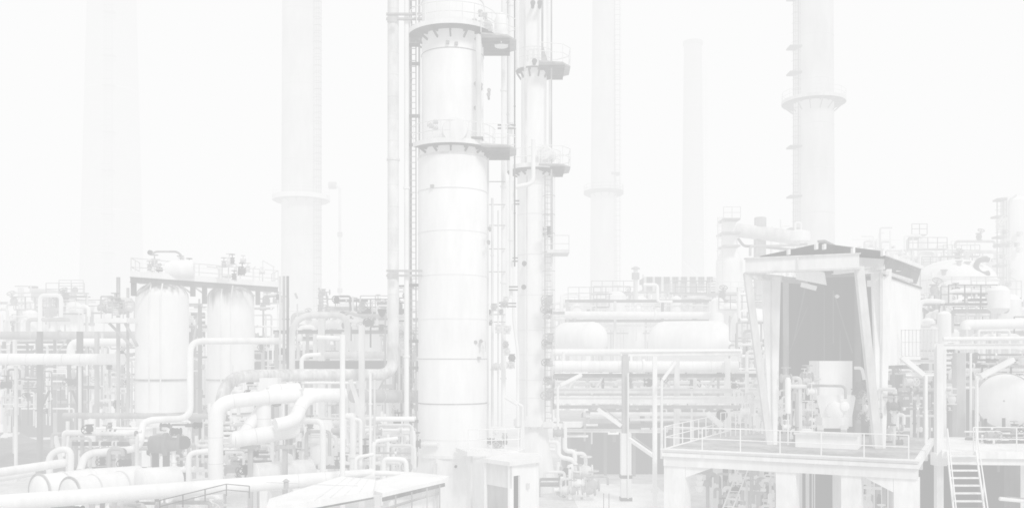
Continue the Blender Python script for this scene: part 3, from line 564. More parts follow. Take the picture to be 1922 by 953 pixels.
pipe_thing('looped_pipe', 'grey pipe loop arching over the rack between the tanks and the thick column', 'pipe', [(548, 800, 58), (548, 591, 58), (652, 591, 58), (652, 640, 58)], 12, m=LG, bend=1.4)
pipe_thing('roof_header', 'thin dark header pipe above the rack, ending at the grey vapour pipe', 'pipe', [(640, 596, 59), (655, 585, 59), (670, 592, 59), (725, 592, 59)], 6, m=GREY, bend=.4, flanges=3)
pipe_thing('header_pipe', 'pale thick header pipe level behind the grey loop', 'pipe', [(552, 608, 62), (728, 608, 62)], 16, m=WHITE, supports=())
pipe_thing('header_pipe', 'dark thin header pipe just below the pale one behind the grey loop', 'pipe', [(552, 620, 61), (728, 621, 61)], 5, m=MID)
pipe_thing('header_pipe', 'pale grey fat header pipe behind the slim white post', 'pipe', [(610, 666, 60), (728, 666, 60)], 14, m=LG, flanges=3)
pipe_thing('header_pipe', 'white pipe stub running level to the slim white post', 'pipe', [(595, 633, 56), (645, 635, 56)], 9, m=WHITE)
pipe_thing('bent_pipe', 'white pipe hooking up and right below the grey loop', 'pipe', [(566, 712, 56), (566, 667, 56), (602, 665, 56)], 8, m=WHITE, bend=.45)
pipework('cluster of valves and gauges on top of the rack by the grey vapour pipe', 640, 726, 560, 640, 60, 64, nv=12, nh=6, nval=14, seed=24, wr=(2.5, 5), frame=False)
pipework('fine railings, hoses and valves right of the twin tanks', 478, 530, 560, 700, 64, 70, nv=12, nh=14, nval=12, seed=25, wr=(2, 4), frame=False, tones=[OFF, LG, LG, GREY])
pipework('stack of valves and small pipes right against the left side of the thick column', 738, 776, 530, 850, 54, 58, nv=10, nh=18, nval=16, seed=26, wr=(3, 6), frame=False, tones=[OFF, LG, GREY, MID])
t = T('warning_horn', 'small dark conical horn hanging near the vapour pipe', 'horn', P(717, 590, 58)); ob('horn', MB().lathe(P(717, 586, 58), [(.05, -.3), (.16, -.2), (.28, .1), (.28, .2), (.1, .22)], 16), DARK, t); ob('post', MB().tube([g(P(723, 0, 58)), P(723, 580, 58)], .05, 6), GREY, t)
for i, (px, py, lab) in enumerate(((602, 546, 'small spotlight fitting on a mast base near the tall chimney ladder'), (558, 556, 'floodlight on a leaning arm right of the three risers'))):
    t = T('spotlight', lab, 'light', g(P(px, 0, 60))); ob('pole', MB().tube([g(P(px, 0, 60)), P(px, py+14, 60)], .05, 6), LG, t); ob('head', MB().bar(P(px-4, py-6, 60), P(px, py+4, 60), .12), GREY, t)
t = T('valve_tree', 'boxy grey valve assembly standing in front of the tall chimney base', 'valve', g(P(604, 0, 60)))
ob('body', MB().box(P(598, 0, 60).x, P(610, 0, 60).x, 59.8, 60.2, 0, ZP(575, 60)), LG, t)
for i in range(6): valve(t, P(604+rnd.uniform(-4, 4), 548+i*6, 59.8), .1, (0, 0, 1), GREY, (1, 0, 0))

# ================================================================ MANIFOLD of fat white pipes
t = T('pipe_manifold', 'bundle of fat white branching pipes, the biggest pipework left of the thick column', 'manifold', g(P(500, 0, 42)))
pipe(t, [(405, 1000, 41), (405, 757, 41), (470, 748, 41.5), (560, 741, 42.5), (648, 741, 43.4)], 27, m=WHITE, name='pipe', bend=.75, seg=22)
ob('junction_box', MB().box(P(489, 0, 44.5).x, P(523, 0, 44.5).x, 44.3, 45, ZP(756, 44.5), ZP(709, 44.5)), WHITE, t)
pipe(t, [(662, 742, 47), (793, 744, 51)], 25, m=GREY, name='shade_toned_pipe', bend=0, seg=20)  # grey tone stands in for shadow on this length of pipe
pipe(t, [(495, 815, 42), (495, 735, 42), (560, 731, 43)], 27, m=WHITE, bend=.7, seg=22)
pipe(t, [(640, 742, 43.5), (573, 742, 42.5), (553, 790, 41.5), (517, 797, 41)], 25, m=WHITE, bend=.8, seg=22)
pipe(t, [(440, 824, 41), (505, 814, 41.7), (552, 806, 42.2)], 31, m=WHITE, name='collector', bend=0, seg=24)
ob('collector_cap', MB().lathe(P(552, 806, 42.2), [(S(31, 42)/2, -.02), (S(31, 42)/2*.93, .12), (S(31, 42)/2*.6, .24), (.01, .28)], 24, (.96, .28, .0)), WHITE, t)
ob('collector_cap', MB().lathe(P(441, 824, 41), [(S(31, 42)/2, -.02), (S(31, 42)/2*.9, .12), (.01, .28)], 24, (-.96, -.28, 0)), WHITE, t)
pipe(t, [(452, 822, 41.2), (492, 765, 42.5)], 22, m=WHITE, bend=0)
for px, py in ((569, 728), (503, 738)): ob('vent_nipple', MB().lathe(P(px, py, 42), [(.05, -.1), (.05, .2), (.09, .2), (.09, .28)], 10), LG, t)
for px in (470, 535): p = P(px, 835, 41.7); ob('pipe_support', MB().bar(g(p), p, .2).box(p.x-.4, p.x+.4, p.y-.2, p.y+.2, p.z-.15, p.z), GREY, t)
ob('riser_base', MB().box(P(390, 0, 41).x, P(420, 0, 41).x, 40.6, 41.4, 0, .5), CONC, t)
pipe_thing('slim_post', 'slim white vertical pipe rising the full height in front of the manifold end', 'pipe', [(643, 1000, 39), (643, 628, 39)], 10, m=WHITE)
pipe_thing('bent_pipe', 'white pipe running level then dropping straight down right of the manifold', 'pipe', [(566, 789, 43), (606, 791, 42), (606, 940, 42)], 11, m=WHITE, bend=.4)
pipe_thing('level_pipe', 'thin white pipe running level behind the slim white pipe, under the grey vapour pipe', 'pipe', [(572, 718, 46), (668, 718, 46)], 4.5, m=WHITE)
pipe_thing('level_pipe', 'grey thin pipe running level from the manifold to the column', 'pipe', [(560, 784, 48), (700, 786, 48)], 5, m=LG)
pipe_thing('level_pipe', 'white pipe running level into the lower side of the thick column', 'pipe', [(706, 786, 46.5), (778, 786, 46.5)], 9, m=WHITE)
t = T('diagonal_strut', 'pale diagonal steel strut under the grey vapour pipe', 'strut', g(P(670, 0, 46))); ob('strut', MB().ibeam(P(658, 712, 46), P(682, 790, 46), .2, .2), LG, t)
t = T('pipe_stanchion', 'grey steel stanchion carrying the grey vapour pipe', 'post', g(P(678, 0, 47))); ob('post', MB().ibeam(g(P(679, 0, 47)), P(679, 610, 47), .28, .28), LG, t)
for i, (px, y0, w_, mm, lab) in enumerate(((662, 782, 12, OFF, 'fat pale standpipe with a bent top right of the slim white pipe'), (677, 788, 7, WHITE, 'thin pale standpipe leaning to the right of its fat neighbour'), (695, 700, 5, WHITE, 'thin tall white standpipe right of the diagonal strut'), (703, 712, 4, LG, 'thinnest tall standpipe right of the diagonal strut'))):
    pipe_thing('standpipe', lab, 'pipe', [(px, 930, 44), (px, y0, 44)]+([(px-12, y0-2, 44)] if i < 2 else []), w_, m=mm, bend=.25, flanges=2.5)
pipe_thing('square_loop_pipe', 'white pipe with two square bends at the left foot of the thick column', 'pipe', [(667, 930, 43), (667, 858, 43), (700, 852, 43.5)], 7, m=WHITE, bend=.25)
pipe_thing('square_loop_pipe', 'white square pipe loop nearest the thick column skirt', 'pipe', [(720, 930, 43.5), (720, 860, 43.5), (762, 862, 43.5), (765, 930, 43.5)], 9, m=WHITE, bend=.25)
pipe_thing('square_loop_pipe', 'white pipe that rises and bends right toward the thick column', 'pipe', [(701, 930, 44), (701, 828, 44), (745, 822, 45)], 8, m=WHITE, bend=.25)
pipework('close tangle of pipes, valves and bends at the left foot of the thick column', 655, 778, 780, 900, 46, 50, nv=16, nh=18, nval=14, seed=31, wr=(3, 8), frame=False, tones=[WHITE, OFF, OFF, LG, GREY])
pipework('shadowed pumps and pipes under the manifold end', 560, 655, 790, 885, 48, 54, nv=12, nh=10, nval=10, seed=32, wr=(4, 12), frame=False, nvess=2, tones=[OFF, LG, GREY, MID])
t = T('motor_housing', 'rounded white motor cover under the manifold end', 'motor', g(P(538, 0, 46))); ob('housing', MB().lathe((P(538, 0, 46).x, 46, 2.2), [(.36, 0), (.36, .7), (.25, 1.0), (.01, 1.1)], 20), WHITE, t); ob('leg', MB().bar((P(538, 0, 46).x, 46, 0), (P(538, 0, 46).x, 46, 2.2), .4), LG, t)
def hdrum(name, label, a, b, r, mm, heads=.35, saddles=2, cat='drum', group=None, flat=False):
    a = Vector(a); b = Vector(b); ax = (b-a).normalized(); L = (b-a).length; t = T(name, label, cat, g((a+b)/2), group)
    hd = [(.01, -heads*r*2*.5)]+[(r*math.sin(R(k)), -heads*r*math.cos(R(k))) for k in (15, 35, 55, 75)] if not flat else [(r, 0)]
    prof = hd+[(r, 0), (r, L)]+([(r*math.sin(R(k)), L+heads*r*math.cos(R(k))) for k in (75, 55, 35, 15)]+[(.01, L+heads*r)] if not flat else [])
    if not flat: prof[0] = (.01, -heads*r)
    ob('shell', MB().lathe(a, prof, 44, ax), mm, t)
    for z in (0, L): ob('weld_band', MB().lathe(a+ax*z, [(r-.01, -.015), (r+.012, -.015), (r+.012, .015), (r-.01, .015)], 44, ax), OFF, t)
    if flat:
        for q, sgn in ((a, -1), (b, 1)): ob('end_flange', MB().lathe(q, [(r*1.05, -.04), (r*1.05, .04)], 40, ax), LG, t)
    for k in range(saddles):
        p = a+ax*(L*(.2+.6*k/max(1, saddles-1))); x = ax.cross(Vector((0, 0, 1))).normalized()
        ob('saddle', MB().bar(Vector((p.x, p.y, 0))+x*0, Vector((p.x, p.y, p.z-r*.75)), .35, r*1.5), CONC, t)
    return t
hdrum('horizontal_drum', 'grey horizontal drum with domed end between the manifold and the white roof', P(478, 893, 42), P(582, 885, 43.5), S(21, 43)*1.15, LG)
# exchangers, bottom left
for i, (px, py, r_, lab) in enumerate(((76, 921, 30, 'white heat exchanger with flanged round end, leftmost of the pair at the bottom left'), (133, 926, 28, 'white heat exchanger with flanged round end, right one of the pair at the bottom left'))):
    a = P(px, py, 44-i*1.5); ang = Vector((.5, .866, 0)); r = S(r_+2, 43); L = 2.6
    t = hdrum('heat_exchanger', lab, a, a+ang*L, r, WHITE, cat='heat exchanger', group='pair of heat exchangers', flat=True)
    ob('channel_cover', MB().lathe(a-ang*.1, [(.01, -.14), (r*.5, -.1), (r*.85, -.04), (r*.93, .0), (r*.93, .1)], 36, ang), OFF, t); ob('cover_rim', MB().lathe(a-ang*.06, [(r*.94, -.02), (r*1.09, -.02), (r*1.09, .03), (r*.94, .03)], 40, ang), GREY, t)
    ob('mid_flange', MB().lathe(a+ang*1.1, [(r*1.06, -.03), (r*1.06, .03)], 40, ang), LG, t)
hdrum('long_drum', 'long white horizontal drum behind the pair of heat exchangers', P(170, 912, 46), P(258, 905, 48), S(33, 46), WHITE, heads=.3)
hdrum('horizontal_drum', 'white horizontal drum with small fittings in front of the winding pipe', P(262, 905, 47), P(330, 900, 48.5), S(27, 47), OFF, heads=.3)
pipe_thing('level_pipe', 'thick white pipe leaving the picture at the lower left, upper of two', 'pipe', [(-60, 895, 40), (120, 868, 46)], 17, m=WHITE, seg=18)
pipe_thing('level_pipe', 'white pipe crossing behind the bottom left heat exchangers', 'pipe', [(-60, 905, 43), (60, 886, 47)], 16, m=WHITE, seg=18)
pipe_thing('foreground_pipe', 'thickest white pipe sweeping across the bottom left toward the white roof', 'pipe', [(-60, 948, 33), (200, 928, 36.5), (420, 912, 38.5), (700, 892, 41)], 29, m=WHITE, bend=3, seg=24)
t = T('pipe_trestle', 'low railed grating walkway in front of the thick bottom pipe', 'walkway', g(P(400, 0, 34)))
ob('platform', MB().slab([P(330, 975, 32), P(425, 952, 34), P(470, 958, 34), P(400, 1000, 31)], .1), LG, t)
railing(t, [P(300, 962, 33), P(425, 930, 35), P(468, 934, 35)], .45, .02, .8, MID)
for px in (215, 320): ob('post', MB().bar(g(P(px, 0, 36)), P(px, 942, 36), .14), GREY, t)
pipework('dim pipes and fittings below the thick bottom pipe', 60, 420, 940, 990, 37, 40, nv=26, nh=0, nval=10, seed=35, wr=(5, 14), frame=False, tones=[OFF, LG, GREY, MID])

# ================================================================ white shelter roofs, bottom centre
t = T('flat_roof_shelter', 'large white slab roof at the bottom centre, left of the smaller slab', 'shelter', g(P(600, 0, 33)))
q = [P(505, 940, 31.5), P(640, 890, 37.5), P(705, 893, 36.5), P(700, 921, 33.5), P(560, 957, 30.5), P(500, 975, 29.8)]
zz = ZP(905, 35)
ob('roof', MB().slab([Vector((p.x, p.y, ZP(893, 37.5))) for p in q], .24), PANELW, t)
zr = ZP(893, 37.5)
ob('roof_edge', MB().bar(Vector((q[3].x, q[3].y, zr-.27)), Vector((q[4].x, q[4].y, zr-.27)), .05, .06), MID, t)
for p in (q[0], q[3], q[4]): ob('post', MB().bar((p.x*.98, p.y+.5, 0), (p.x*.98, p.y+.5, zr-.25), .2), LG, t)
sm = MB()
for f in (.2, .4, .6, .8):
    a_, b_ = q[1].lerp(q[2], f), q[4].lerp(q[3], f); sm.bar((a_.x, a_.y, zr+.008), (b_.x, b_.y, zr+.008), .035, .016)
ob('sheet_joints', sm, OFF, t)
ob('roof_vent', MB().lathe((P(537, 930, 34).x, 34, zr), [(.09, 0), (.09, .25), (.14, .26), (.02, .36)], 12), GREY, t)
ob('roof_seam', MB().bar(Vector((P(590, 0, 35).x, 35, zr+.012)), Vector((P(672, 0, 34.6).x, 34.6, zr+.012)), .06, .02).bar(Vector((P(500, 0, 35.6).x, 35.6, zr+.012)), Vector((P(590, 0, 35).x, 35, zr+.012)), .03, .02), LG, t)
t = T('flat_roof_shelter', 'smaller white slab roof with a pipe rail under its edge, beside the thick column base', 'shelter', g(P(760, 0, 37)))
z2 = ZP(893, 39.5)
q = [P(693, 0, 37.6), P(770, 0, 41), P(843, 0, 39.6), P(834, 0, 38.6), P(718, 0, 34.6), P(694, 0, 35.6)]
q = [Vector((p.x, p.y, z2)) for p in q]
ob('roof', MB().slab(q, .16), PANELW, t)
ob('gutter_pipe', MB().tube([q[3]+Vector((-.2, -.1, -.55)), q[4]+Vector((0, -.1, -.6))], .05, 8), GREY, t)
ob('fascia', MB().bar(q[3]+Vector((0, .02, -.24)), q[4]+Vector((0, .02, -.24)), .06, .14), MID, t)
for f in (.08, .3, .55, .8): p = q[3].lerp(q[4], f); ob('hanger', MB().bar(p+Vector((0, -.08, -.2)), p+Vector((0, -.08, -1.9)), .05), GREY, t)
for f in (.15, .85): p = q[3].lerp(q[4], f)+Vector((0, .6, 0)); ob('post', MB().bar((p.x, p.y, 0), (p.x, p.y, z2-.2), .18), LG, t)
ob('wall', MB().quadwall((q[4].x+.25, q[4].y+.5), (q[3].x-.3, q[3].y+.5), 0, z2-.35, .1), WHITE, t)
ob('arched_pipe', MB().tube([P(640, 893, 39.5), P(700, 886, 41), P(770, 890, 41.5), P(792, 895, 41.5)], .12, 10, bend=.8), WHITE, t)
# ================================================================ CENTRE RIGHT: vessels and racks behind
hdrum('horizontal_drum', 'white drum with its rounded end showing just right of the slimmer column', P(1065, 635, 76), P(1112, 635, 74), S(31, 75), WHITE, heads=.85, cat='drum')
hdrum('horizontal_drum', 'longest white drum, centre right behind the rack, left of the open shed', P(1248, 644, 77), P(1345, 644, 75), S(42, 76), WHITE, heads=.75, cat='drum')
pipe_thing('header_pipe', 'white level header pipe at the top of the centre right rack', 'pipe', [(1030, 661, 60), (1392, 661, 60)], 13, m=WHITE, supports=())
pipe_thing('header_pipe', 'thick white level header pipe below another, at the centre right rack', 'pipe', [(1030, 687, 58), (1385, 688, 58)], 21, m=WHITE, flanges=12)
t = T('pipe_rack', 'wide steel rack of stacked grey beams between the slimmer column and the open shed', 'pipe rack', g(P(1240, 0, 58)))
for y, dd, w_, hh, mm in ((704, 57.5, .2, .22, MID), (733, 57, .25, .28, LG), (750, 56, .3, .42, OFF), (763, 56.4, .2, .2, GREY), (720, 62, .2, .2, GREY), (738, 63, .2, .3, GREY)):
    ob('beam', MB().ibeam(P(1040, y, dd), P(1445, y, dd), w_, hh), mm, t)
for px, mm in ((1270, LG), (1175, GREY), (1365, OFF), (1440, LG)):
    for dd in (57.4, 63): ob('post', MB().ibeam(g(P(px, 0, dd)), P(px, 672, dd), .32, .3), mm, t)
for px in (1060, 1110, 1215, 1320, 1400): ob('brace', MB().bar(P(px, 740, 57.6), P(px+22, 706, 57.6), .12), LG, t)
pipework('pipes and valves packed inside the centre right rack above its beams', 1040, 1440, 696, 735, 58.5, 62, nv=30, nh=14, nval=24, seed=41, wr=(3, 8), frame=False)
pipework('dark tangle of small fittings below the beams of the centre right rack', 1100, 1430, 766, 812, 59, 66, nv=26, nh=24, nval=16, seed=42, wr=(3, 9), frame=False, tones=[OFF, LG, GREY, MID, MID])
pipework('walkways and thin pipework along the top of the centre right unit', 1060, 1400, 570, 640, 80, 88, nv=36, nh=22, nval=24, seed=43, wr=(2, 4.5), frame=True, tones=[OFF, LG, LG, GREY])
pipework('process structure with fine pipes at the centre, behind the slimmer column', 1000, 1130, 590, 780, 84, 90, nv=20, nh=16, nval=10, seed=46, wr=(3, 6), beams=3, tones=[OFF, LG, GREY])
pipe_thing('looped_pipe', 'white pipe with square bends under the slatted cooler', 'pipe', [(1208, 534, 80), (1234, 534, 80), (1234, 566, 80), (1262, 566, 80)], 6, m=WHITE, bend=.3)
pipe_thing('overhead_header', 'white level pipe under the walkways, over the drums', 'pipe', [(1060, 590, 79), (1400, 592, 79)], 13, m=OFF, flanges=10)
t = T('air_cooler', 'dark slatted air cooler bank on the skyline, left of the stepped vessel', 'air cooler', g(P(1272, 0, 90)))
sx0, sx1 = P(1208, 0, 90).x, P(1336, 0, 90).x
ob('fan_deck', MB().box(sx0, sx1, 89, 93, ZP(530, 90), ZP(521, 90)), mat('slatted_grey', .22, .3, bands=('X', 1.6, .6)), t)
for k in range(9):
    x = sx0+(sx1-sx0)*k/8; ob('post', MB().bar((x, 89, 0), (x, 89, ZP(521, 90)), .22), LG, t)
for k in range(5):
    x = sx0+(sx1-sx0)*(k+.5)/5; ob('fan_ring', MB().lathe((x, 91, ZP(545, 90)), [(.75, 0), (.62, .3), (.75, .65)], 20), GREY, t)
railing(t, [(sx0+2, 88.5, ZP(553, 90)), (sx1+.5, 88.5, ZP(553, 90))], .9, .03, 1.3, GREY)
pipework('low unit of small pipes under the slatted air cooler', 1205, 1345, 545, 640, 92, 98, nv=20, nh=12, nval=10, seed=44, wr=(3, 7), frame=True, tones=[OFF, LG, GREY])
t = T('vent_stack', 'thin capped vent rising left of the slatted air cooler', 'vent', g(P(1193, 0, 85))); ob('pipe_run', MB().tube([g(P(1193, 0, 85)), P(1193, 506, 85)], .2, 10), LG, t); ob('cap', MB().lathe(P(1193, 504, 85), [(.4, -.05), (.4, .05), (.1, .2)], 14), GREY, t); ob('collar', MB().lathe(P(1193, 518, 85), [(.35, -.3), (.35, .3)], 14), GREY, t)
# stepped vessel & duct left of shed roof
D = 82
t = T('stepped_vessel', 'pale upright vessel with a narrow necked top, joined to a fat duct behind the shed', 'vessel', g(P(1370, 0, D)))
cxv = P(1369, 0, D).x; rv = S(25, D)
ob('shell', MB().lathe((cxv, D, 0), [(rv, 0), (rv, ZP(500, D)), (rv*.98, ZP(490, D)), (rv*.62, ZP(470, D)), (rv*.58, ZP(415, D)), (rv*.3, ZP(411, D))], 40), WHITE, t)
for y, hw in ((416, 20), (441, 22), (465, 20)): ob('rest_platform', MB().box(cxv-S(hw, D), cxv+S(hw*.55, D), D-1.9, D+.6, ZP(y, D)-.1, ZP(y, D)+.05), GREY, t)
railing(t, [(cxv-S(20, D), D-1.9, ZP(416, D)), (cxv+S(11, D), D-1.9, ZP(416, D))], 1, .03, .8, LG)
ladder(t, P(1352, 0, D-1.3).x, D-1.3, ZP(545, D), ZP(412, D), .4, LG, True)
ob('ring_walkway', MB().lathe((cxv, D, ZP(553, D)), [(rv, -.1), (rv*1.7, -.1), (rv*1.7, .1), (rv, .1)], 36), GREY, t)
railing(t, [(cxv+rv*1.65*math.cos(R(a)), D+rv*1.65*math.sin(R(a)), ZP(553, D)) for a in range(-180, 1, 20)], 1, .03, 1.2, LG)
pipe(t, [(1383, 432, 81.5), (1450, 440, 80.5), (1502, 448, 80)], 26, m=LG, name='duct', bend=0, seg=26)
ob('duct_stack', MB().lathe(P(1427, 425, 81), [(S(11, 81), -1), (S(11, 81), .75), (S(9, 81), .8)], 20), GREY, t)
ob('duct_leg', MB().box(P(1418, 0, 81).x, P(1436, 0, 81).x, 80.7, 81.6, 0, ZP(447, 81)), GREY, t)
pipe(t, [(1385, 447, 81.3), (1396, 462, 81.3), (1420, 462, 81.3), (1500, 470, 81)], 5, m=MID, bend=.3)
pipe(t, [(1408, 480, 80), (1408, 462, 80), (1445, 462, 80), (1515, 458, 80)], 5, m=GREY, bend=.3)
ob('duct_cap', MB().lathe(P(1500, 444, 80), [(.9, -.4), (.95, .0), (.9, .4), (.2, .6)], 24), WHITE, t)
t = T('storage_tank', 'round white tank half hidden behind the left legs of the open shed', 'tank', g(P(1415, 0, 70)))
ob('shell', MB().lathe((P(1412, 0, 70).x, 70, 0), [(1.55, 0), (1.55, ZP(600, 70)), (1.3, ZP(588, 70)), (.7, ZP(580, 70)), (.01, ZP(577, 70))], 40), OFF, t)
ladder(t, P(1398, 0, 68.3).x, 68.3, 1, ZP(585, 68.3), .4, GREY, True)
pipework('valves and gauges clustered between the round tank and the open shed', 1385, 1440, 600, 800, 60, 66, nv=14, nh=14, nval=14, seed=45, wr=(3, 7), frame=False)

# under-structure, centre right
t = T('machinery_house', 'long dark open machinery house under the centre right rack', 'building', g(P(1150, 0, 64)))
ob('wall', MB().box(P(1062, 0, 64).x, P(1480, 0, 64).x, 64, 70, 0, ZP(792, 64)), SHEET, t)
ob('roof', MB().slab([(P(1050, 0, 64).x, 62.6, ZP(790, 64)), (P(1490, 0, 64).x, 62.6, ZP(790, 64)), (P(1490, 0, 70).x, 71, ZP(780, 64)), (P(1050, 0, 70).x, 71, ZP(780, 64))], .18), GREY, t)
for px in (1085, 1120, 1152, 1205, 1232, 1300, 1360): ob('door_panel', MB().box(P(px, 0, 63.9).x-.45, P(px, 0, 63.9).x+.45, 63.85, 64.02, 0, 3.1), rnd.choice([DARK, MID, BLACK]), t)
for px in (1068, 1136, 1190, 1260): ob('post', MB().ibeam((P(px, 0, 62.8).x, 62.8, 0), (P(px, 0, 62.8).x, 62.8, ZP(792, 63)), .2, .2), MID, t)
t = T('beam_walkway', 'long pale edge beam over the dark machinery house', 'beam', g(P(1140, 0, 57))); ob('beam', MB().ibeam(P(1062, 807, 57), P(1245, 809, 57), .2, .2), LG, t)
for i, (a, b, y, lab) in enumerate(((1064, 1104, 818, 'white tube lamp hanging left over the dark machinery house'), (1141, 1161, 813, 'short white tube lamp hanging beside the tall concrete post'), (1100, 1122, 797, 'row of tiny white tube lamps under the rack edge'))):
    t = T('tube_lamp', lab, 'lamp', P((a+b)/2, y, 56)); ob('tube', MB().tube([P(a, y, 56), P(b, y, 56)], .07, 8), PANELW, t); ob('bracket', MB().bar(P(a+4, y-3, 56), P(b-4, y-3, 56), .08), GREY, t)
# tall posts
t = T('steel_column', 'tall grey steel post with white boxed foot, centre right of the columns', 'post', g(P(1175, 0, 52)))
ob('post', MB().ibeam(g(P(1173, 0, 52)), P(1173, 664, 52), S(11, 52), .35), GREY, t)
ob('boxed_foot', MB().box(P(1165, 0, 52).x, P(1184, 0, 52).x, 51.7, 52.3, .02, ZP(812, 52)), OFF, t)
for y in (893, 935): ob('clamp_band', MB().box(P(1163.5, 0, 52).x, P(1185.5, 0, 52).x, 51.66, 52.34, ZP(y+3, 52), ZP(y-3, 52)), MID, t)
pipe(t, [(1179, 935, 51.6), (1179, 700, 51.6)], 3, m=OFF)
ob('cap_beam', MB().ibeam(P(1165, 664, 52), P(1390, 662, 56), .25, .25), OFF, t)
t = T('slim_post', 'slim white post left of the deck, level with its railing corner', 'post', g(P(1228, 0, 44.5))); ob('post', MB().bar(g(P(1229, 0, 44.5)), P(1229, 668, 44.5), S(8, 44)), WHITE, t)
lamp('white arm lamp leaning up right beside the slim white post', (1242, 860), (1242, 715), ((1244, 712), (1268, 678)), 7, 43.6)
lamp('white arm lamp leaning up right next to the slimmer column', (1047, 800), (1047, 728), ((1052, 722), (1092, 702)), 8, 50)
lamp('white arm lamp pointing down left between the two columns', (981, 842), (981, 762), ((972, 757), (947, 742)), 8, 48)
for i, (a, b, lab) in enumerate((((1122, 767), (1166, 799), 'white slanted tube lamp going down to the tall grey post'), ((1181, 823), (1230, 857), 'white slanted tube lamp between the tall grey post and the deck corner'))):
    t = T('slanted_lamp', lab, 'lamp', P(*a, 50)); ob('tube', MB().bar(P(*a, 50), P(*b, 49.6-i), .2, .17), WHITE, t); ob('stay', MB().tube([P(*a, 50)+Vector((.2, .1, .12)), P(*b, 49.6-i)+Vector((.1, .1, .15))], .03, 6), GREY, t)
# white pipe bends below second column
t = T('pipe_bends', 'cluster of white pipes with round bends right of the conical skirt', 'pipework', g(P(1070, 0, 52)))
for pts, w_ in (([(1060, 792), (1060, 846), (1079, 846), (1079, 865)], 9), ([(1030, 828), (1048, 828), (1048, 857), (1078, 862), (1083, 885)], 9), ([(1080, 850), (1098, 850), (1100, 872), (1090, 878)], 7), ([(1032, 843), (1042, 843)], 5), ([(1040, 918), (1066, 918)], 7), ([(1044, 800), (1044, 830)], 8), ([(1070, 936), (1070, 880)], 7), ([(1098, 936), (1098, 885)], 5)):
    pipe(t, pts, w_, 52, WHITE, 'pipe', bend=.35)
for px, py in ((1085, 891), (1100, 882), (1084, 905), (1062, 918), (1105, 918), (1090, 925), (1075, 920), (1112, 910), (1048, 812)): valve(t, P(px, py, 51.8), rnd.uniform(.12, .2), (1, 0, 0), rnd.choice([OFF, LG, GREY]), (0, 0, 1))
pipework('small pumps and fittings on the ground between the conical skirt and the tall grey post', 1050, 1112, 885, 940, 52.5, 56, nv=10, nh=8, nval=10, seed=51, wr=(4, 9), frame=False, nvess=1, tones=[OFF, LG, GREY, MID])
t = T('round_sign', 'small round white disc sign fixed beside the deck column', 'sign', P(1229, 920, 46)); ob('disc', MB().lathe(P(1229, 920, 46), [(.19, -.02), (.19, .02)], 24, (0, 1, 0)), WHITE, t); ob('post', MB().bar(g(P(1229, 0, 46.1)), P(1229, 925, 46.1), .05), LG, t)
for i, px in enumerate((1133, 1143)):
    t = T('bollard', ('thin ground marker rod, left one near the bottom edge', 'thin ground marker rod, right one near the bottom edge')[i], 'marker', g(P(px, 0, 49))); ob('rod', MB().tube([g(P(px, 0, 49)), P(px, 925, 49)], .02, 6), MID, t)

# ================================================================ DECK
O = Vector((6.9, 43, 0)); cu, su = math.cos(R(27)), math.sin(R(27)); U = Vector((cu, -su, 0)); V = Vector((su, cu, 0))
def K(u, v, z=0): return O+U*u+V*v+Vector((0, 0, z))
ZD = 3.78
t = T('raised_deck', 'raised white concrete deck carrying the open shed, with railed edges', 'deck', g(O))
ob('deck_slab', MB().slab([K(0, 0, ZD), K(10.9, 0, ZD), K(10.9, 12, ZD), K(0, 12, ZD)], .34), CONC, t)
ob('edge_beam', MB().slab([K(.05, .12, ZD-.36), K(10.85, .12, ZD-.36), K(10.85, .55, ZD-.36), K(.05, .55, ZD-.36)], .42), OFF, t)
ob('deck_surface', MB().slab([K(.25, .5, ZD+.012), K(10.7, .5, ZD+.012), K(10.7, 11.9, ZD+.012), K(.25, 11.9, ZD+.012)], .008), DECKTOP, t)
ob('fascia_line', MB().slab([K(.05, -.02, ZD-.12), K(10.85, -.02, ZD-.12), K(10.85, .0, ZD-.12), K(.05, .0, ZD-.12)], .03), GREY, t)
ob('edge_trim', MB().slab([K(-.05, -.06, ZD+.02), K(10.95, -.06, ZD+.02), K(10.95, .06, ZD+.02), K(-.05, .06, ZD+.02)], .05), WHITE, t)
ob('lip_shade_strip', MB().slab([K(.02, .04, ZD-.30), K(10.9, .04, ZD-.30), K(10.9, .12, ZD-.30), K(.02, .12, ZD-.30)], .05), GREY, t)  # grey strip stands in for the shade line under the deck lip
for u, wd in ((.55, 1.0), (5.55, .85), (8.25, .8), (10.4, .95)):
    ob('column', MB().add([*[K(a, b, z) for z in (0, ZD-.78) for a, b in ((u-wd/2, .2), (u+wd/2, .2), (u+wd/2, 1.1), (u-wd/2, 1.1))]], [(3, 2, 1, 0), (4, 5, 6, 7), (0, 1, 5, 4), (1, 2, 6, 5), (2, 3, 7, 6), (3, 0, 4, 7)]), CONC, t)
def haunch(u0, u1, z0, z1):
    q = [K(u0, .22, ZD-.78), K(u1, .22, ZD-.78), K(u0, .22, ZD-.78-z0)]; q2 = [p+V*.5 for p in q]
    return MB().add(q+q2, [(0, 1, 2), (5, 4, 3), (0, 3, 4, 1), (1, 4, 5, 2), (2, 5, 3, 0)])
ob('haunch', haunch(1.07, 2.3, .5, 0), CONC, t); ob('haunch', haunch(9.9, 8.7, .6, 0), CONC, t)
for v in (4, 8, 11.6):
    ob('cross_beam', MB().slab([K(.1, v, ZD-.36), K(10.8, v, ZD-.36), K(10.8, v+.4, ZD-.36), K(.1, v+.4, ZD-.36)], .45), LG, t)
for u in (1, 4, 7, 10): 
    for v in (6, 11.5): ob('column', MB().bar(K(u, v, 0), K(u, v, ZD-.82), .5), LG, t)
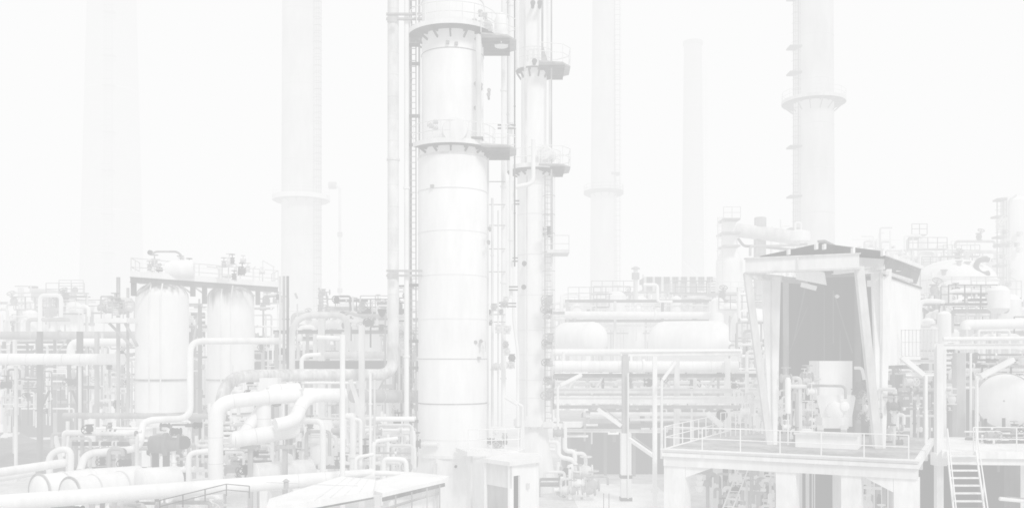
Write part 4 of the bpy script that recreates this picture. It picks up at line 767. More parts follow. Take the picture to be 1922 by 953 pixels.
railing(t, [K(10.5, .1, ZD), K(.15, .1, ZD)], 1.02, .026, 1.75, WHITE)
railing(t, [K(.1, .15, ZD), K(.1, 11.5, ZD)], 1.02, .026, 1.5, WHITE)
railing(t, [K(.3, 11.8, ZD), K(3.6, 11.8, ZD)], 1.02, .026, 1.5, WHITE)
t = T('under_deck_backdrop', 'black wall added for the shade under the raised deck', 'building', g(K(6, 9)))  # black backdrop added in place of the shade below the deck
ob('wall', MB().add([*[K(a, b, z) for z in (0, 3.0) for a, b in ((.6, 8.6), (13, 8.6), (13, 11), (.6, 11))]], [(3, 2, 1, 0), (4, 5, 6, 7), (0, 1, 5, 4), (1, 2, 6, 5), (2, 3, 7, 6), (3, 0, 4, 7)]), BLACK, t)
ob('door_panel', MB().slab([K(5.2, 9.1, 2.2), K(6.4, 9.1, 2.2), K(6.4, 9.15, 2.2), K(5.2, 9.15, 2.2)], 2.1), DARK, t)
# clutter under deck
def clutterbox(label, u0, u1, v0, v1, z0, z1, n, seed, tones=TONES):
    rr = random.Random(seed); t = T('pipework', label, 'pipework', g(K((u0+u1)/2, (v0+v1)/2)))
    for i in range(n):
        u, v = rr.uniform(u0, u1), rr.uniform(v0, v1); r = rr.uniform(.03, .11)
        if rr.random() < .5:
            a = rr.uniform(z0, (z0+z1)/2); b = rr.uniform((z0+z1)/2, z1); du = rr.uniform(-.6, .6)
            ob('pipe', MB().tube([K(u, v, 0 if rr.random() < .5 else a), K(u, v, b), K(u+du, v, b), K(u+du, v, b-rr.uniform(.2, .6))], r, 8), rr.choice(tones), t)
        else:
            z = rr.uniform(z0, z1); L = rr.uniform(.6, 2.2); ob('pipe', MB().tube([K(u, v, z-rr.uniform(.2, .8)), K(u, v, z), K(min(u1, u+L), v, z)], r, 8), rr.choice(tones), t)
        if rr.random() < .5: valve(t, K(u, v-.2, rr.uniform(z0, z1)), rr.uniform(.07, .14), (1, 0, 0), rr.choice(tones), (0, 0, 1))
    return t
clutterbox('pipes, hoses and valves packed under the left half of the deck', 1.4, 5.0, 2.0, 7.5, .2, 2.9, 72, 61, [WHITE, OFF, LG, GREY, GREY, MID])
clutterbox('thin pipes under the right end of the deck', 7.8, 9.8, 1.5, 6, .2, 2.9, 16, 62)
t = T('lantern', 'stacked white lantern lamp hanging under the deck, beside its left column', 'lamp', K(1.5, 1.5, 2.4)); ob('shade', MB().lathe(K(1.45, 1.2, 1.75), [(.12, 0), (.24, .25), (.12, .27), (.2, .5), (.1, .52), (.17, .75), (.02, .8)], 16), WHITE, t); ob('stem', MB().tube([K(1.45, 1.2, 2.5), K(1.45, 1.2, 3.0)], .03, 6), GREY, t)
t = T('leaning_ladder', 'thin ladder leaning under the deck near its left column', 'ladder', g(K(2.4, 1.5))); mb = MB()
for du in (0, .45): mb.bar(K(2.2+du, .8, 0), K(3.0+du, 2.5, 2.9), .05)
for k in range(9): f = (k+.5)/9; mb.bar(K(2.2, .8, 0).lerp(K(3.0, 2.5, 2.9), f), K(2.65, .8, 0).lerp(K(3.45, 2.5, 2.9), f), .035)
ob('rails', mb, OFF, t)

# ================================================================ OPEN COMPRESSOR SHED
t = T('open_shed', 'tall open-fronted steel shed with splayed legs and dark interior, standing on the deck', 'shed', K(6.5, 6, ZD))
BL, BR = P(1449, 838, 45), P(1652, 842, 43.3); BL.z = BR.z = ZD
TL, TR = P(1402, 512, 43.8), P(1612, 500, 41.9)
RL, RR = P(1464, 505, 46.5), P(1657, 498, 44.4)
WB = P(1727, 520, 53.5)  # back right corner (wall)
def plate(pts, t_=.06): return MB().slab(pts, t_)
for nm, a, b, w_ in (('leg', BL, TL, .26), ('leg', BR, TR, .3)):
    ob(nm, MB().ibeam(a+Vector((-.1, 0, 0)), b, w_+.06, w_), LG, t)
for a, b in ((BL, P(1445, 520, 46.5)), (BR, P(1652, 505, 44.6))):
    x = Vector((.35, 0, 0)); 
    ob('leg', MB().add([a+Vector((-.12, -.1, 0)), a+Vector((.22, -.1, 0)), b+Vector((.52, -.1, 0)), b+Vector((-.42, -.1, 0)), a+Vector((-.12, .12, 0)), a+Vector((.22, .12, 0)), b+Vector((.52, .12, 0)), b+Vector((-.42, .12, 0))],
        [(0, 1, 2, 3), (7, 6, 5, 4), (0, 4, 5, 1), (1, 5, 6, 2), (2, 6, 7, 3), (3, 7, 4, 0)]), OFF, t)
    ob('leg_rib', MB().bar(a+Vector((.0, -.16, .2)), b+Vector((.02, -.16, 0)), .05, .1), LG, t)
# header beam
q0, q1 = P(1399, 486, 43.8), P(1612, 478, 41.7); z0 = q0.z; q1.z = z0
hd = MB().quadwall((q0.x, q0.y), (q1.x, q1.y), z0-.6, z0, .25); ob('header_beam', hd, OFF, t)
ob('header_flange', MB().slab([q0+Vector((-.05, -.12, .05)), q1+Vector((.05, -.12, .05)), q1+Vector((.1, .3, .05)), q0+Vector((0, .3, .05))], .05).slab([q0+Vector((-.05, -.12, -.62)), q1+Vector((.05, -.12, -.62)), q1+Vector((.1, .3, -.62)), q0+Vector((0, .3, -.62))], .06), LG, t)
ob('beam_stiffener', MB().bar(q0.lerp(q1, .47)+Vector((0, -.06, -.05)), q0.lerp(q1, .47)+Vector((0, -.06, -.6)), .06), LG, t)
# side girders going back from header to rear frame
ob('side_girder', MB().ibeam(q0+Vector((.1, .2, -.75)), P(1467, 523, 47.5), .25, .3), LG, t)
ob('side_girder', MB().ibeam(q1+Vector((0, .2, -.75)), P(1655, 505, 44.4), .25, .3), LG, t)
ob('side_girder', MB().ibeam(P(1467, 524, 47.5), P(1536, 530, 52.5), .2, .3), GREY, t)
# second cross beam, right half
ob('cross_beam', MB().ibeam(P(1611, 490, 44.2), P(1660, 486, 43.6), .2, .95), OFF, t)
# interior: rear wall, left wall, ceiling
BWl, BWr = P(1462, 0, 51.5), P(1648, 0, 49.5)
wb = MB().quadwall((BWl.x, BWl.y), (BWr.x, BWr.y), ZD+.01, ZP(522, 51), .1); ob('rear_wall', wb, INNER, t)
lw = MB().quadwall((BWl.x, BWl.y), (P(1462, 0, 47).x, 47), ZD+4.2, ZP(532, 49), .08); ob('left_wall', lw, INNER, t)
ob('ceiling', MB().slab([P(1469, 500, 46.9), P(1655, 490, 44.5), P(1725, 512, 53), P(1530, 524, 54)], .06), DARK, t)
# roof: gable of dark sheet, ridge toward viewer
ridge_f = P(1540, 456, 43.6); eaveL_f = P(1428, 480, 44.6); eaveR_f = P(1664, 472, 42.6)
back = Vector((4.9, 8.2, 0))
ridge_b, eaveL_b, eaveR_b = ridge_f+back, eaveL_f+back, eaveR_f+back
ob('roof', MB().add([eaveL_f, ridge_f, ridge_b, eaveL_b, eaveL_f-Vector((0, 0, .12)), ridge_f-Vector((0, 0, .12)), ridge_b-Vector((0, 0, .12)), eaveL_b-Vector((0, 0, .12))],
    [(0, 1, 2, 3), (7, 6, 5, 4), (0, 4, 5, 1), (1, 5, 6, 2), (2, 6, 7, 3), (3, 7, 4, 0)]), MID, t)
eR2 = eaveR_f; 
ob('roof', MB().add([ridge_f, eR2, eaveR_b, ridge_b, ridge_f-Vector((0, 0, .12)), eR2-Vector((0, 0, .12)), eaveR_b-Vector((0, 0, .12)), ridge_b-Vector((0, 0, .12))],
    [(3, 2, 1, 0), (4, 5, 6, 7), (0, 1, 5, 4), (1, 2, 6, 5), (2, 3, 7, 6), (3, 0, 4, 7)]), MID, t)
ob('gable_sheet', MB().add([P(1425, 481, 44.2), P(1540, 457, 43.5), P(1664, 473, 42.5), P(1661, 486, 42.6), P(1612, 477, 42.6), P(1540, 478, 43.2), P(1435, 486, 44.2)], [(0, 6, 5, 1), (1, 5, 4, 3, 2)]), DARK, t)
for px, py in ((1480, 473), (1532, 463), (1547, 463), (1601, 470), (1657, 475)): p = P(px, py, 42.3); ob('roof_bolt', MB().bar(p+Vector((0, 0, -.12)), p+Vector((0, 0, .12)), .1, .3), OFF, t)
ob('ridge_cap', MB().bar(ridge_f+Vector((0, -.1, .08)), ridge_b+Vector((0, 0, .08)), .35, .1), GREY, t)
# right eave overhang, pale edge and hanging fascia
ob('eave_sheet', MB().add([P(1662, 475, 42.6), P(1730, 502, 52.8), P(1722, 529, 52.7), P(1657, 506, 43.9)], [(0, 1, 2, 3)]), MID, t)
ob('eave_edge', MB().bar(P(1664, 476, 42.5), P(1732, 502, 52.7), .1, .2), OFF, t)
ob('end_fascia', MB().quadwall((P(1712, 0, 51.5).x, 51.5), (P(1721, 0, 52.4).x, 52.4), ZP(531, 51.8), ZP(508, 51.8), .1), MID, t)
ob('eave_rail', MB().bar(P(1660, 511, 43.7), P(1712, 527, 50.6), .1, .16), LG, t)
ob('inner_strip_light', MB().bar(P(1680, 507, 46.5), P(1697, 507, 48.5), .12), WHITE, t)
# big white side wall
wa, wb_ = P(1655, 0, 44.0), P(1728, 0, 52.8)
ob('side_wall', MB().quadwall((wa.x, wa.y), (wb_.x, wb_.y), ZP(686, 44.2), ZP(515, 44.0)-.02, .08), PANELW, t)
ob('side_wall_trim', MB().bar((wa.x-.02, wa.y-.1, ZP(515, 44)), (wb_.x, wb_.y-.1, ZP(515, 44)), .06, .1), MID, t)
ob('corner_post', MB().bar(Vector((wa.x-.06, wa.y-.05, ZD)), Vector((wa.x-.06, wa.y-.05, ZP(498, 44))), .14), LG, t)
# crane beam / hoist
ob('hoist_housing', MB().add([P(1492, 499, 45), P(1548, 512, 44.4), P(1552, 535, 44.4), P(1494, 524, 45), P(1492, 501, 46), P(1546, 510, 45.6), P(1550, 532, 45.6), P(1497, 524, 46)], [(0, 3, 2, 1), (4, 5, 6, 7), (0, 1, 5, 4), (1, 2, 6, 5), (2, 3, 7, 6), (3, 0, 4, 7)]), PANELW, t)
ob('hoist_trolley', MB().bar(P(1504, 534, 45.2), P(1532, 541, 44.9), .3, .22), WHITE, t)
ob('crane_runway', MB().ibeam(P(1505, 500, 45.8), P(1640, 488, 44), .3, .35), LG, t)
ob('crane_runway', MB().ibeam(P(1565, 509, 45), P(1614, 503, 43.6), .3, .3), WHITE, t)
# loose bits inside
for pts, w_ in (([(1564, 545), (1564, 645)], 2.5), ([(1566, 552), (1600, 662)], 3), ([(1547, 540), (1547, 680)], 2), ([(1511, 540), (1490, 640)], 3), ([(1516, 575), (1470, 690)], 2), ([(1577, 620), (1577, 680)], 3)):
    pipe(t, pts, w_*.8, 50, MID, 'hanging_rod')
ob('wall_lamp', MB().lathe(P(1571, 556, 50), [(.05, -.1), (.15, 0), (.05, .1)], 12), WHITE, t)
ob('window_patch', MB().box(P(1627, 0, 48.5).x, P(1635, 0, 48.5).x, 48.4, 48.5, ZP(538, 48.5), ZP(526, 48.5)), PANELW, t)
ob('inner_post', MB().ibeam(Vector((P(1475, 0, 50).x, 50, ZD)), P(1475, 530, 50), .25, .25), GREY, t); ob('inner_post', MB().ibeam(Vector((P(1610, 0, 49).x, 49, ZD)), P(1610, 520, 49), .25, .25), MID, t)
# compressor
t = T('compressor', 'white compressor with tapered hopper body and bent dark pipe, inside the open shed', 'compressor', K(6.6, 5.5, ZD))
x0, x1 = P(1538, 0, 46).x, P(1600, 0, 46).x
ob('cabinet', MB().box(x0, x1, 46, 47.6, ZP(800, 46), ZP(677, 46)), WHITE, t)
ob('hopper', MB().add([P(1532, 741, 45.4), P(1607, 741, 45.4), P(1596, 800, 45.4), P(1545, 800, 45.4), P(1532, 741, 46.4), P(1607, 741, 46.4), P(1596, 800, 46.4), P(1545, 800, 46.4)], [(0, 3, 2, 1), (4, 5, 6, 7), (0, 1, 5, 4), (1, 2, 6, 5), (2, 3, 7, 6), (3, 0, 4, 7)]), WHITE, t)
ob('cylinder_head', MB().lathe(P(1568, 770, 45.2), [(.01, -.15), (.3, -.12), (.42, -.02), (.42, .3)], 28, (0, 1, 0)), PANELW, t)
ob('cylinder_head', MB().lathe(P(1585, 763, 45.1), [(.01, -.15), (.2, -.1), (.26, -.02), (.26, .3)], 22, (0, 1, 0)), PANELW, t)
ob('crankcase', MB().box(P(1541, 0, 45.3).x, P(1590, 0, 45.3).x, 45.1, 46.2, ZP(803, 45.2), ZP(783, 45.2)), OFF, t)
pipe(t, [(1500, 728, 45.4), (1530, 723, 45.3), (1587, 724, 45), (1587, 748, 45)], 5, m=GREY, bend=.25)
pipe(t, [(1500, 724, 45.4), (1500, 740, 45.4), (1490, 790, 45.4)], 5, m=LG, bend=.25)
ob('bedplate', MB().add([*[K(a, b, z) for z in (ZD, ZD+.62) for a, b in ((5.35, 3.6), (8.1, 3.6), (8.1, 5.4), (5.35, 5.4))]], [(3, 2, 1, 0), (4, 5, 6, 7), (0, 1, 5, 4), (1, 2, 6, 5), (2, 3, 7, 6), (3, 0, 4, 7)]), WHITE, t)
ob('bed_rail', MB().bar(K(5.3, 3.5, ZD+.66), K(8.2, 3.5, ZD+.66), .12, .1), LG, t)
for px in (1540, 1584): ob('leg', MB().bar(P(px, 808, 45), P(px, 800, 45.1), .3), LG, t)
pipe(t, [(1604, 690, 46), (1618, 690, 46), (1622, 712, 46)], 6, m=WHITE)
for i in range(8): valve(t, P(rnd.uniform(1600, 1625), rnd.uniform(700, 800), 45.6), .12, (0, 0, 1), rnd.choice([MID, GREY]), (0, -1, 0))
t = T('gas_bottle_pipe', 'white capped upright cylinder left of the compressor', 'cylinder', K(5, 3.6, ZD)); ob('body', MB().lathe((P(1479, 0, 44.8).x, 44.8, ZP(775, 44.8)), [(.14, 0), (.14, 1.6), (.08, 1.72)], 16), WHITE, t); ob('stand', MB().tube([(P(1479, 0, 44.8).x, 44.8, ZD), (P(1479, 0, 44.8).x, 44.8, ZP(775, 44.8))], .04, 8), OFF, t)
pipe_thing('hose', 'pale hose curving up to the compressor from the left leg', 'hose', [(1484, 800, 45.6), (1484, 745, 45.6), (1500, 720, 45.6), (1540, 710, 45.6)], 5, m=LG, bend=.9)
clutterbox('valves and thin pipes left of the compressor on the deck', 4.6, 5.9, 5.0, 8, ZD+.1, ZD+3.3, 40, 63, [WHITE, OFF, LG, GREY, MID])
clutterbox('dark pipes and fittings on the deck right of the compressor', 8.1, 9.6, 5.0, 8, ZD+.1, ZD+2.8, 16, 64, [LG, GREY, MID])
t = T('deck_barrier', 'fan of thin upright white rails on the left side of the deck', 'barrier', K(1.6, 9, ZD))
mb = MB()
for k in range(9): mb.tube([K(.9+.14*k, 7.2+.5*k, ZD), K(.9+.14*k, 7.2+.5*k, ZD+1.3)], .025, 6)
mb.tube([K(.9, 7.2, ZD+1.3), K(2.02, 11.2, ZD+1.3)], .03, 6); ob('bars', mb, WHITE, t)
t = T('tube_chute', 'white cylindrical chute leaning on the deck before the left shed leg', 'chute', K(2.5, 9, ZD)); ob('tube', MB().tube([P(1328, 775, 50.5), P(1356, 800, 50)], .16, 12), WHITE, t); ob('ring', MB().lathe(P(1355, 778, 51), [(.3, -.06), (.3, .06)], 20, (0, 1, 0)), DARK, t)
clutterbox('valves and small white pipes behind the left railing of the deck', .8, 4.6, 9, 11.5, ZD+.1, ZD+2.6, 34, 65, [WHITE, OFF, OFF, LG, GREY])
pipe_thing('upright_pipe', 'white upright pipe with a round dial, left of the shed leg', 'pipe', [(1402, 795, 52), (1402, 700, 52)], 7, m=WHITE, flanges=2)
t = T('dial_box', 'square white box with a dark round dial left of the shed leg', 'gauge', P(1414, 745, 51)); ob('box', MB().box(P(1404, 0, 51).x, P(1424, 0, 51).x, 50.9, 51.3, ZP(757, 51), ZP(733, 51)), OFF, t); ob('dial', MB().lathe(P(1414, 745, 50.88), [(.1, -.03), (.1, .01)], 16, (0, 1, 0)), MID, t); ob('stand', MB().bar(Vector((P(1414, 0, 51.1).x, 51.1, ZD)), P(1414, 757, 51.1), .06), LG, t)

# ================================================================ RIGHT SIDE
t = T('side_deck', 'railed upper deck at the right edge behind the steps', 'deck', g(P(1850, 0, 41)))
zz = 3.9; 
ob('deck_slab', MB().slab([P(1765, 0, 40.8), P(2010, 0, 40.2), P(2010, 0, 47.5), P(1765, 0, 47.5)][:0] or [Vector((P(1768, 0, 40.6).x, 40.6, zz)), Vector((P(2010, 0, 40.2).x, 40.2, zz)), Vector((P(2010, 0, 48).x, 48, zz)), Vector((P(1768, 0, 48).x, 48, zz))], .3), CONC, t)
ob('edge_beam', MB().slab([Vector((P(1768, 0, 40.7).x, 40.75, zz-.34)), Vector((P(2010, 0, 40.3).x, 40.35, zz-.34)), Vector((P(2010, 0, 40.6).x, 40.7, zz-.34)), Vector((P(1768, 0, 41).x, 41.1, zz-.34))], .25), OFF, t)
railing(t, [Vector((P(1826, 0, 40.7).x, 40.65, zz)), Vector((P(1990, 0, 40.3).x, 40.3, zz))], 1.05, .026, 1.6, WHITE)
for px in (1900,): ob('column', MB().bar(Vector((P(px, 0, 44).x, 44, 0)), Vector((P(px, 0, 44).x, 44, zz-.32)), .5), MID, t)
t = T('steps', 'open steel steps climbing to the right-hand deck', 'stairs', g(P(1795, 0, 39)))
a0, a1 = Vector((P(1768, 0, 36.5).x+.25, 36.8, 1.1)), Vector((P(1776, 0, 40.4).x+.1, 40.5, zz))
wd = Vector((1.25, 0, 0)); n = 12
st0, st1 = a0-Vector((0, 1.2, 1.0)), a1
ob('stringer', MB().bar(st0, st1, .06, .22), WHITE, t); ob('stringer', MB().bar(st0+wd, st1+wd, .06, .22), WHITE, t)
for k in range(14):
    f = (k+.5)/14; p = st0.lerp(st1, f); ob('tread', MB().slab([p+Vector((.04, -.14, 0)), p+wd+Vector((-.04, -.14, 0)), p+wd+Vector((-.04, .14, 0)), p+Vector((.04, .14, 0))], .05), OFF, t)
for s_ in (Vector((0, 0, 0)), wd):
    ob('handrail', MB().tube([st0+s_+Vector((0, 0, 1)), st1+s_+Vector((0, 0, 1.0))], .028, 6, bend=0).tube([st1+s_, st1+s_+Vector((0, 0, 1.0))], .028, 6).tube([st0.lerp(st1, .5)+s_, st0.lerp(st1, .5)+s_+Vector((0, 0, 1.0))], .025, 6), WHITE, t)
t = T('plant_wall', 'dark sheet-clad wall filling the space behind the right-hand deck', 'wall', g(P(1800, 0, 60)))
ob('wall', MB().box(P(1662, 0, 58).x, P(2060, 0, 58).x, 58, 59, 0, ZP(672, 58)), SHEET, t)
for px in (1702, 1736, 1790, 1860): ob('post', MB().ibeam((P(px, 0, 57.6).x, 57.6, 0), (P(px, 0, 57.6).x, 57.6, ZP(674, 57.6)), .35, .3), MID, t)
t = T('side_deck_backdrop', 'black wall added for the shade under the right-hand deck', 'wall', g(P(1850, 0, 47))); ob('wall', MB().box(P(1768, 0, 47.5).x, P(2010, 0, 47.5).x, 47.5, 47.9, 0, 3.5), BLACK, t); ob('ledge', MB().box(P(1790, 0, 47).x, P(2010, 0, 47).x, 47.0, 47.4, 2.6, 3.2), MID, t)  # added black backdrop, stands in for shade below the side deck
t = T('tube_lamp', 'white tube lamp under the right-hand deck by the steps', 'lamp', P(1900, 938, 42)); ob('tube', MB().tube([P(1876, 935, 42), P(1940, 941, 42)], .09, 8), PANELW, t); ob('bracket', MB().bar(P(1890, 932, 42), P(1935, 936, 42), .06), GREY, t)
t = hdrum('end_on_drum', 'big white drum facing the camera with its domed round end, right edge', P(1887, 752, 46), P(1932, 752, 53), S(51, 46), WHITE, heads=.3)
ax_ = (P(1932, 752, 53)-P(1887, 752, 46)).normalized(); r_ = S(51, 46)
ob('end_rim', MB().lathe(P(1887, 752, 46), [(r_*.99, -.03), (r_*1.03, -.03), (r_*1.03, .05), (r_*.99, .05)], 48, ax_), GREY, t)
ob('manhole', MB().lathe(P(1887, 752, 46)-ax_*.36, [(.04, -.05), (.09, 0), (.09, .15)], 16, ax_), GREY, t)
pipe_thing('drum_outlet', 'small dark drain stub under the big end-on drum', 'pipe', [(1884, 805, 45), (1884, 784, 45)], 6, m=MID)
# right rack
t = T('pipe_rack', 'steel rack of white beams and posts at the right, in front of the dome tank', 'pipe rack', g(P(1840, 0, 44)))
ob('beam', MB().ibeam(P(1758, 650, 44), P(2000, 649, 44), .2, .26), OFF, t)
ob('beam', MB().ibeam(P(1690, 678, 47), P(1765, 678, 47), .2, .2), LG, t); ob('beam', MB().ibeam(P(1700, 702, 44.5), P(1758, 702, 44.5), .15, .16), WHITE, t)
ob('post', MB().ibeam(Vector((P(1762, 0, 41.5).x, 41.5, 0)), P(1762, 645, 41.5), .3, .3), OFF, t)
ob('post_cap', MB().box(P(1752, 0, 41.5).x, P(1772, 0, 41.5).x, 41.2, 41.8, 3.2, 3.75), WHITE, t)
for px, dd in ((1738, 44.3), (1833, 46)): ob('post', MB().bar(Vector((P(px, 0, dd).x, dd, zz)), P(px, 705, dd), .12), WHITE, t)
ob('brace', MB().bar(P(1692, 670, 44.4), P(1733, 703, 44.4), .26, .22), WHITE, t); 

ob('cage_mesh', (lambda mb: [mb.bar(P(1692+7*k, 618, 47), P(1692+7*k, 668, 47), .035) for k in range(11)] and [mb.bar(P(1692, y, 47), P(1762, y, 47), .035) for y in (619, 642, 668)] and mb)(MB()), LG, t)
for px in (1773, 1800, 1810, 1822): ob('post', MB().bar(Vector((P(px, 0, 52).x, 52, 0)), P(px, 662, 52), (.14, .5, .12, .1)[(1773, 1800, 1810, 1822).index(px)]), GREY if px == 1800 else OFF, t)
pipework('dark maze of posts, pipes and valves behind the right rack', 1770, 1990, 655, 740, 54.5, 57, nv=30, nh=18, nval=20, seed=71, wr=(3, 7), frame=False, tones=[OFF, LG, GREY, MID, MID, DARK])
pipework('small valves and pipes below the wire cage at the right', 1665, 1760, 690, 830, 52, 58, nv=14, nh=12, nval=14, seed=72, wr=(3, 7), frame=False, tones=[OFF, LG, GREY, MID])
pipework('fittings on the right-hand deck below the end-on drum', 1835, 1990, 800, 845, 44, 46.5, nv=10, nh=8, nval=12, seed=73, wr=(3, 6), frame=False)
pipe_thing('thick_pipe', 'thick white level pipe at the right edge above the rack beam', 'pipe', [(1812, 618, 52), (1812, 609, 52), (1990, 606, 52)], 19, m=WHITE, bend=.5)
pipe_thing('thick_pipe', 'white level pipe just above the rack beam at the right', 'pipe', [(1770, 636, 46), (1990, 634, 46)], 8, m=WHITE)
lamp('white arm lamp at the right curving over the end-on drum', (1834, 850), (1834, 714), ((1840, 706), (1902, 674)), 11, 43.5)
t = T('dome_roof_tank', 'large white dome-roofed tank behind the shed at the right', 'tank', g(P(1795, 0, 84)))
rd = S(72, 84); xd = P(1792, 0, 84).x
ob('shell', MB().lathe((xd, 84, 0), [(rd, 0), (rd, ZP(528, 84))]+[(rd*math.cos(R(k)), ZP(528, 84)+S(41, 84)*math.sin(R(k))) for k in range(10, 90, 10)]+[(.01, ZP(487, 84))], 64), WHITE, t)
ob('rim', MB().lathe((xd, 84, ZP(528, 84)), [(rd-.02, -.06), (rd+.06, -.06), (rd+.06, .06), (rd-.02, .06)], 64), LG, t)
for px, py in ((1772, 510), (1800, 493), (1816, 495)): ob('roof_nozzle', MB().lathe(P(px, py, 81.5), [(.2, -.3), (.2, .1), (.3, .12), (.3, .2)], 14), GREY, t)
ob('coiled_pipe', MB().tube([P(1830+18+16*math.cos(R(a)), 500-14*math.sin(R(a)), 81) for a in range(60, 301, 20)], S(5, 81), 12, bend=0), MID, t)
t = T('pipe_bridge', 'white boxed walkway bridge crossing in front of the dome tank', 'walkway', g(P(1820, 0, 66)))
ob('platform', MB().box(P(1766, 0, 66).x, P(1880, 0, 66).x, 65.4, 66.8, ZP(601, 66), ZP(584, 66)), OFF, t); ob('edge_beam', MB().ibeam(P(1728, 562, 66), P(1812, 567, 66), .2, .2), GREY, t)
ob('lower_beam', MB().ibeam(P(1728, 572, 65), P(1800, 571, 65), .15, .15), MID, t)
railing(t, [P(1740, 562, 65.3), P(1880, 562, 65.3)], 1.6, .03, 2.0, LG)
for px in (1758, 1771, 1878): ob('post', MB().ibeam((P(px, 0, 66).x, 66, 0), P(px, 545, 66), .3, .3), (MID, LG, LG)[(1758, 1771, 1878).index(px)], t)
ob('brace', MB().bar(P(1732, 580, 65.5), P(1756, 598, 65.5), .2), MID, t)
pipework('valves and small bore pipes right beside the white shed wall', 1728, 1780, 540, 640, 64, 68, nv=10, nh=12, nval=16, seed=74, wr=(2, 5), frame=False)
def skyline(label, x0, x1, y0, y1, D, n, seed, tones=[OFF, LG, LG, GREY], name='process_unit'):
    rr = random.Random(seed); t = T(name, label, 'process unit', g(P((x0+x1)/2, 0, D)))
    for i in range(n):
        px = rr.uniform(x0, x1); py = y0+(y1-y0)*rr.random()**.8*.9; d_ = D+rr.uniform(-3, 3); m = rr.choice(tones); w_ = rr.uniform(.06, .2); p = P(px, py, d_)
        kind = rr.random()
        if kind < .4:
            dx = rr.choice([-1, 1])*rr.uniform(.5, 2.4); ob('pipe', MB().tube([(p.x, d_, 0), p, p+Vector((dx, 0, 0)), p+Vector((dx, 0, -rr.uniform(.4, 2.5)))], w_, 7), m, t)
        elif kind < .62:
            L = rr.uniform(1.2, 4); ob('platform', MB().box(p.x, p.x+L, d_-.6, d_+.6, p.z-.1, p.z), rr.choice([GREY, MID]), t); railing(t, [(p.x, d_-.6, p.z), (p.x+L, d_-.6, p.z)], 1.1, .035, 1.0, rr.choice([LG, GREY, MID]))
            for q in (0, L): ob('post', MB().bar((p.x+q, d_, 0), (p.x+q, d_, p.z), .12), rr.choice([LG, GREY]), t)
        elif kind < .75:
            rv_ = rr.uniform(.35, .9); h_ = rr.uniform(1, 4); ob('vessel', MB().lathe((p.x, d_, p.z-h_), [(rv_*.4, -.3), (rv_, 0), (rv_, h_), (rv_*.6, h_+rv_*.4), (.02, h_+rv_*.5)], 18), rr.choice([WHITE, OFF]), t); ob('leg', MB().bar((p.x, d_, 0), (p.x, d_, p.z-h_-.2), .2), LG, t)
        elif kind < .88:
            L = rr.uniform(1.5, 5); ob('pipe', MB().tube([p+Vector((0, 0, -rr.uniform(.3, 1.5))), p, p+Vector((L, 0, 0)), p+Vector((L, 0, rr.uniform(-1.5, .8)))], w_, 7), m, t); ob('post', MB().bar((p.x+L*.5, d_, 0), (p.x+L*.5, d_, p.z), .1), LG, t)
        else: valve(t, p, rr.uniform(.1, .2), (0, 0, 1), rr.choice([GREY, MID]), (0, -.6, .8))
    return t
skyline('faint fine pipework and railings on the skyline behind the dome tank', 1690, 1880, 440, 600, 98, 95, 75)
skyline('crowded valves, platforms and thin pipes above the drums, left of the stepped vessel', 1050, 1345, 545, 600, 86, 110, 175, [WHITE, OFF, LG, LG, GREY])
skyline('crowded small platforms and pipes between the stepped vessel and the open shed', 1345, 1400, 545, 620, 80, 34, 176, [WHITE, OFF, LG, GREY])
skyline('low valves and hooked pipes at the far left skyline', 0, 150, 545, 625, 84, 40, 177, [OFF, LG, GREY])
skyline('little valves and hooked pipes over the rack right of the domed tanks', 545, 735, 575, 640, 63.5, 46, 178, [WHITE, OFF, LG, GREY])
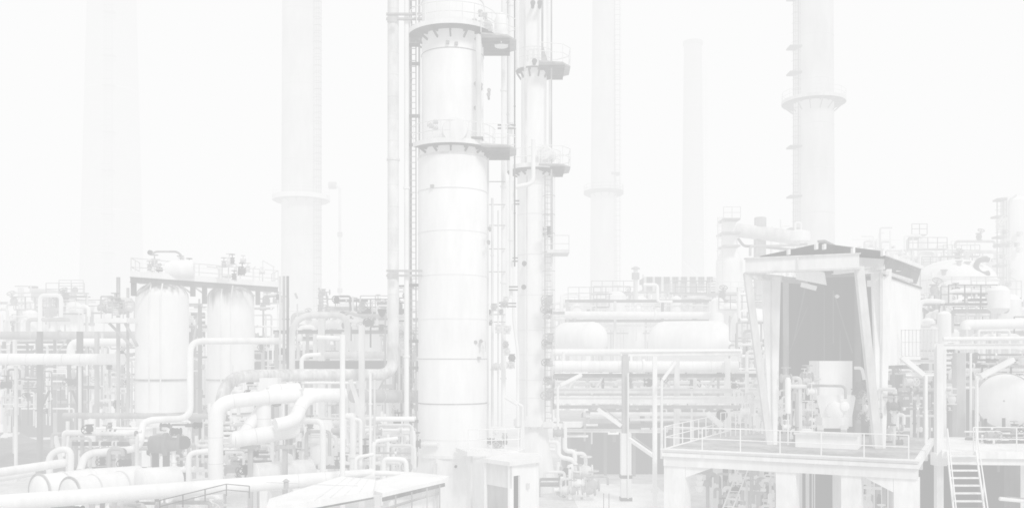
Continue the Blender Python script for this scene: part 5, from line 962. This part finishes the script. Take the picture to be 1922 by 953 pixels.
skyline('thin platforms and pipes at the right between the dome tank and the slender tower', 1740, 1925, 540, 645, 60, 50, 179, [WHITE, OFF, LG, GREY])
pipework('very faint unit on the skyline just right of the wide white chimney', 1610, 1700, 440, 560, 120, 126, nv=20, nh=8, nval=14, seed=76, wr=(2, 4), beams=1, frame=False, tones=[OFF, LG, GREY])
pipework('faint valve gear on the skyline left of the shed roof', 1440, 1500, 425, 560, 96, 100, nv=10, nh=8, nval=8, seed=77, wr=(2, 4), frame=False, tones=[OFF, LG])
t = T('slender_tower', 'pale tower with side ladder and small platforms at the right edge', 'column', g(P(1902, 0, 92)))
xt = P(1903, 0, 92).x; rt_ = S(23, 92)
ob('shell', MB().lathe((xt, 92, 0), [(rt_, 0), (rt_, ZP(378, 92)), (rt_*.7, ZP(370, 92)), (.01, ZP(366, 92))], 40), WHITE, t)
ladder(t, P(1877, 0, 91).x, 91, 8, ZP(372, 91), .6, GREY, True, 0, .5, .5)
for y, w_ in ((375, 8), (407, 12), (445, 10), (460, 8), (498, 9), (535, 14), (555, 12)): ob('rest_platform', MB().box(P(1877-w_, 0, 91).x, P(1884, 0, 91).x, 90.3, 91.6, ZP(y, 91)-.12, ZP(y, 91)+.06), GREY, t)
for i in range(14): valve(t, P(rnd.uniform(1872, 1918), rnd.uniform(365, 560), 90.5), rnd.uniform(.1, .16), (0, 0, 1), rnd.choice([LG, GREY]), (0, -1, 0))
pipe(t, [(1895, 560, 90.5), (1895, 375, 90.5), (1908, 366, 90.5)], 4, m=LG); pipe(t, [(1908, 600, 90), (1908, 525, 90), (1897, 520, 90)], 3, m=LG)
# far plant faded by the haze glow in its material: one indistinct mass right along the horizon
mb = MB(); rr = random.Random(91)
for i in range(90):
    x = rr.uniform(-190, 200); hh = rr.uniform(4, 16)*rr.choice([1, 1, 1.3]); wd_ = rr.uniform(.6, 7); y = rr.uniform(300, 380)
    mb.box(x, x+wd_, y, y+4, 0, hh)
ob('distant_plant', mb, LG, kind='stuff')['label'] = 'distant refinery blocks faded by painted white haze along the horizon'
bpy.data.objects['distant_plant']['category'] = 'buildings'
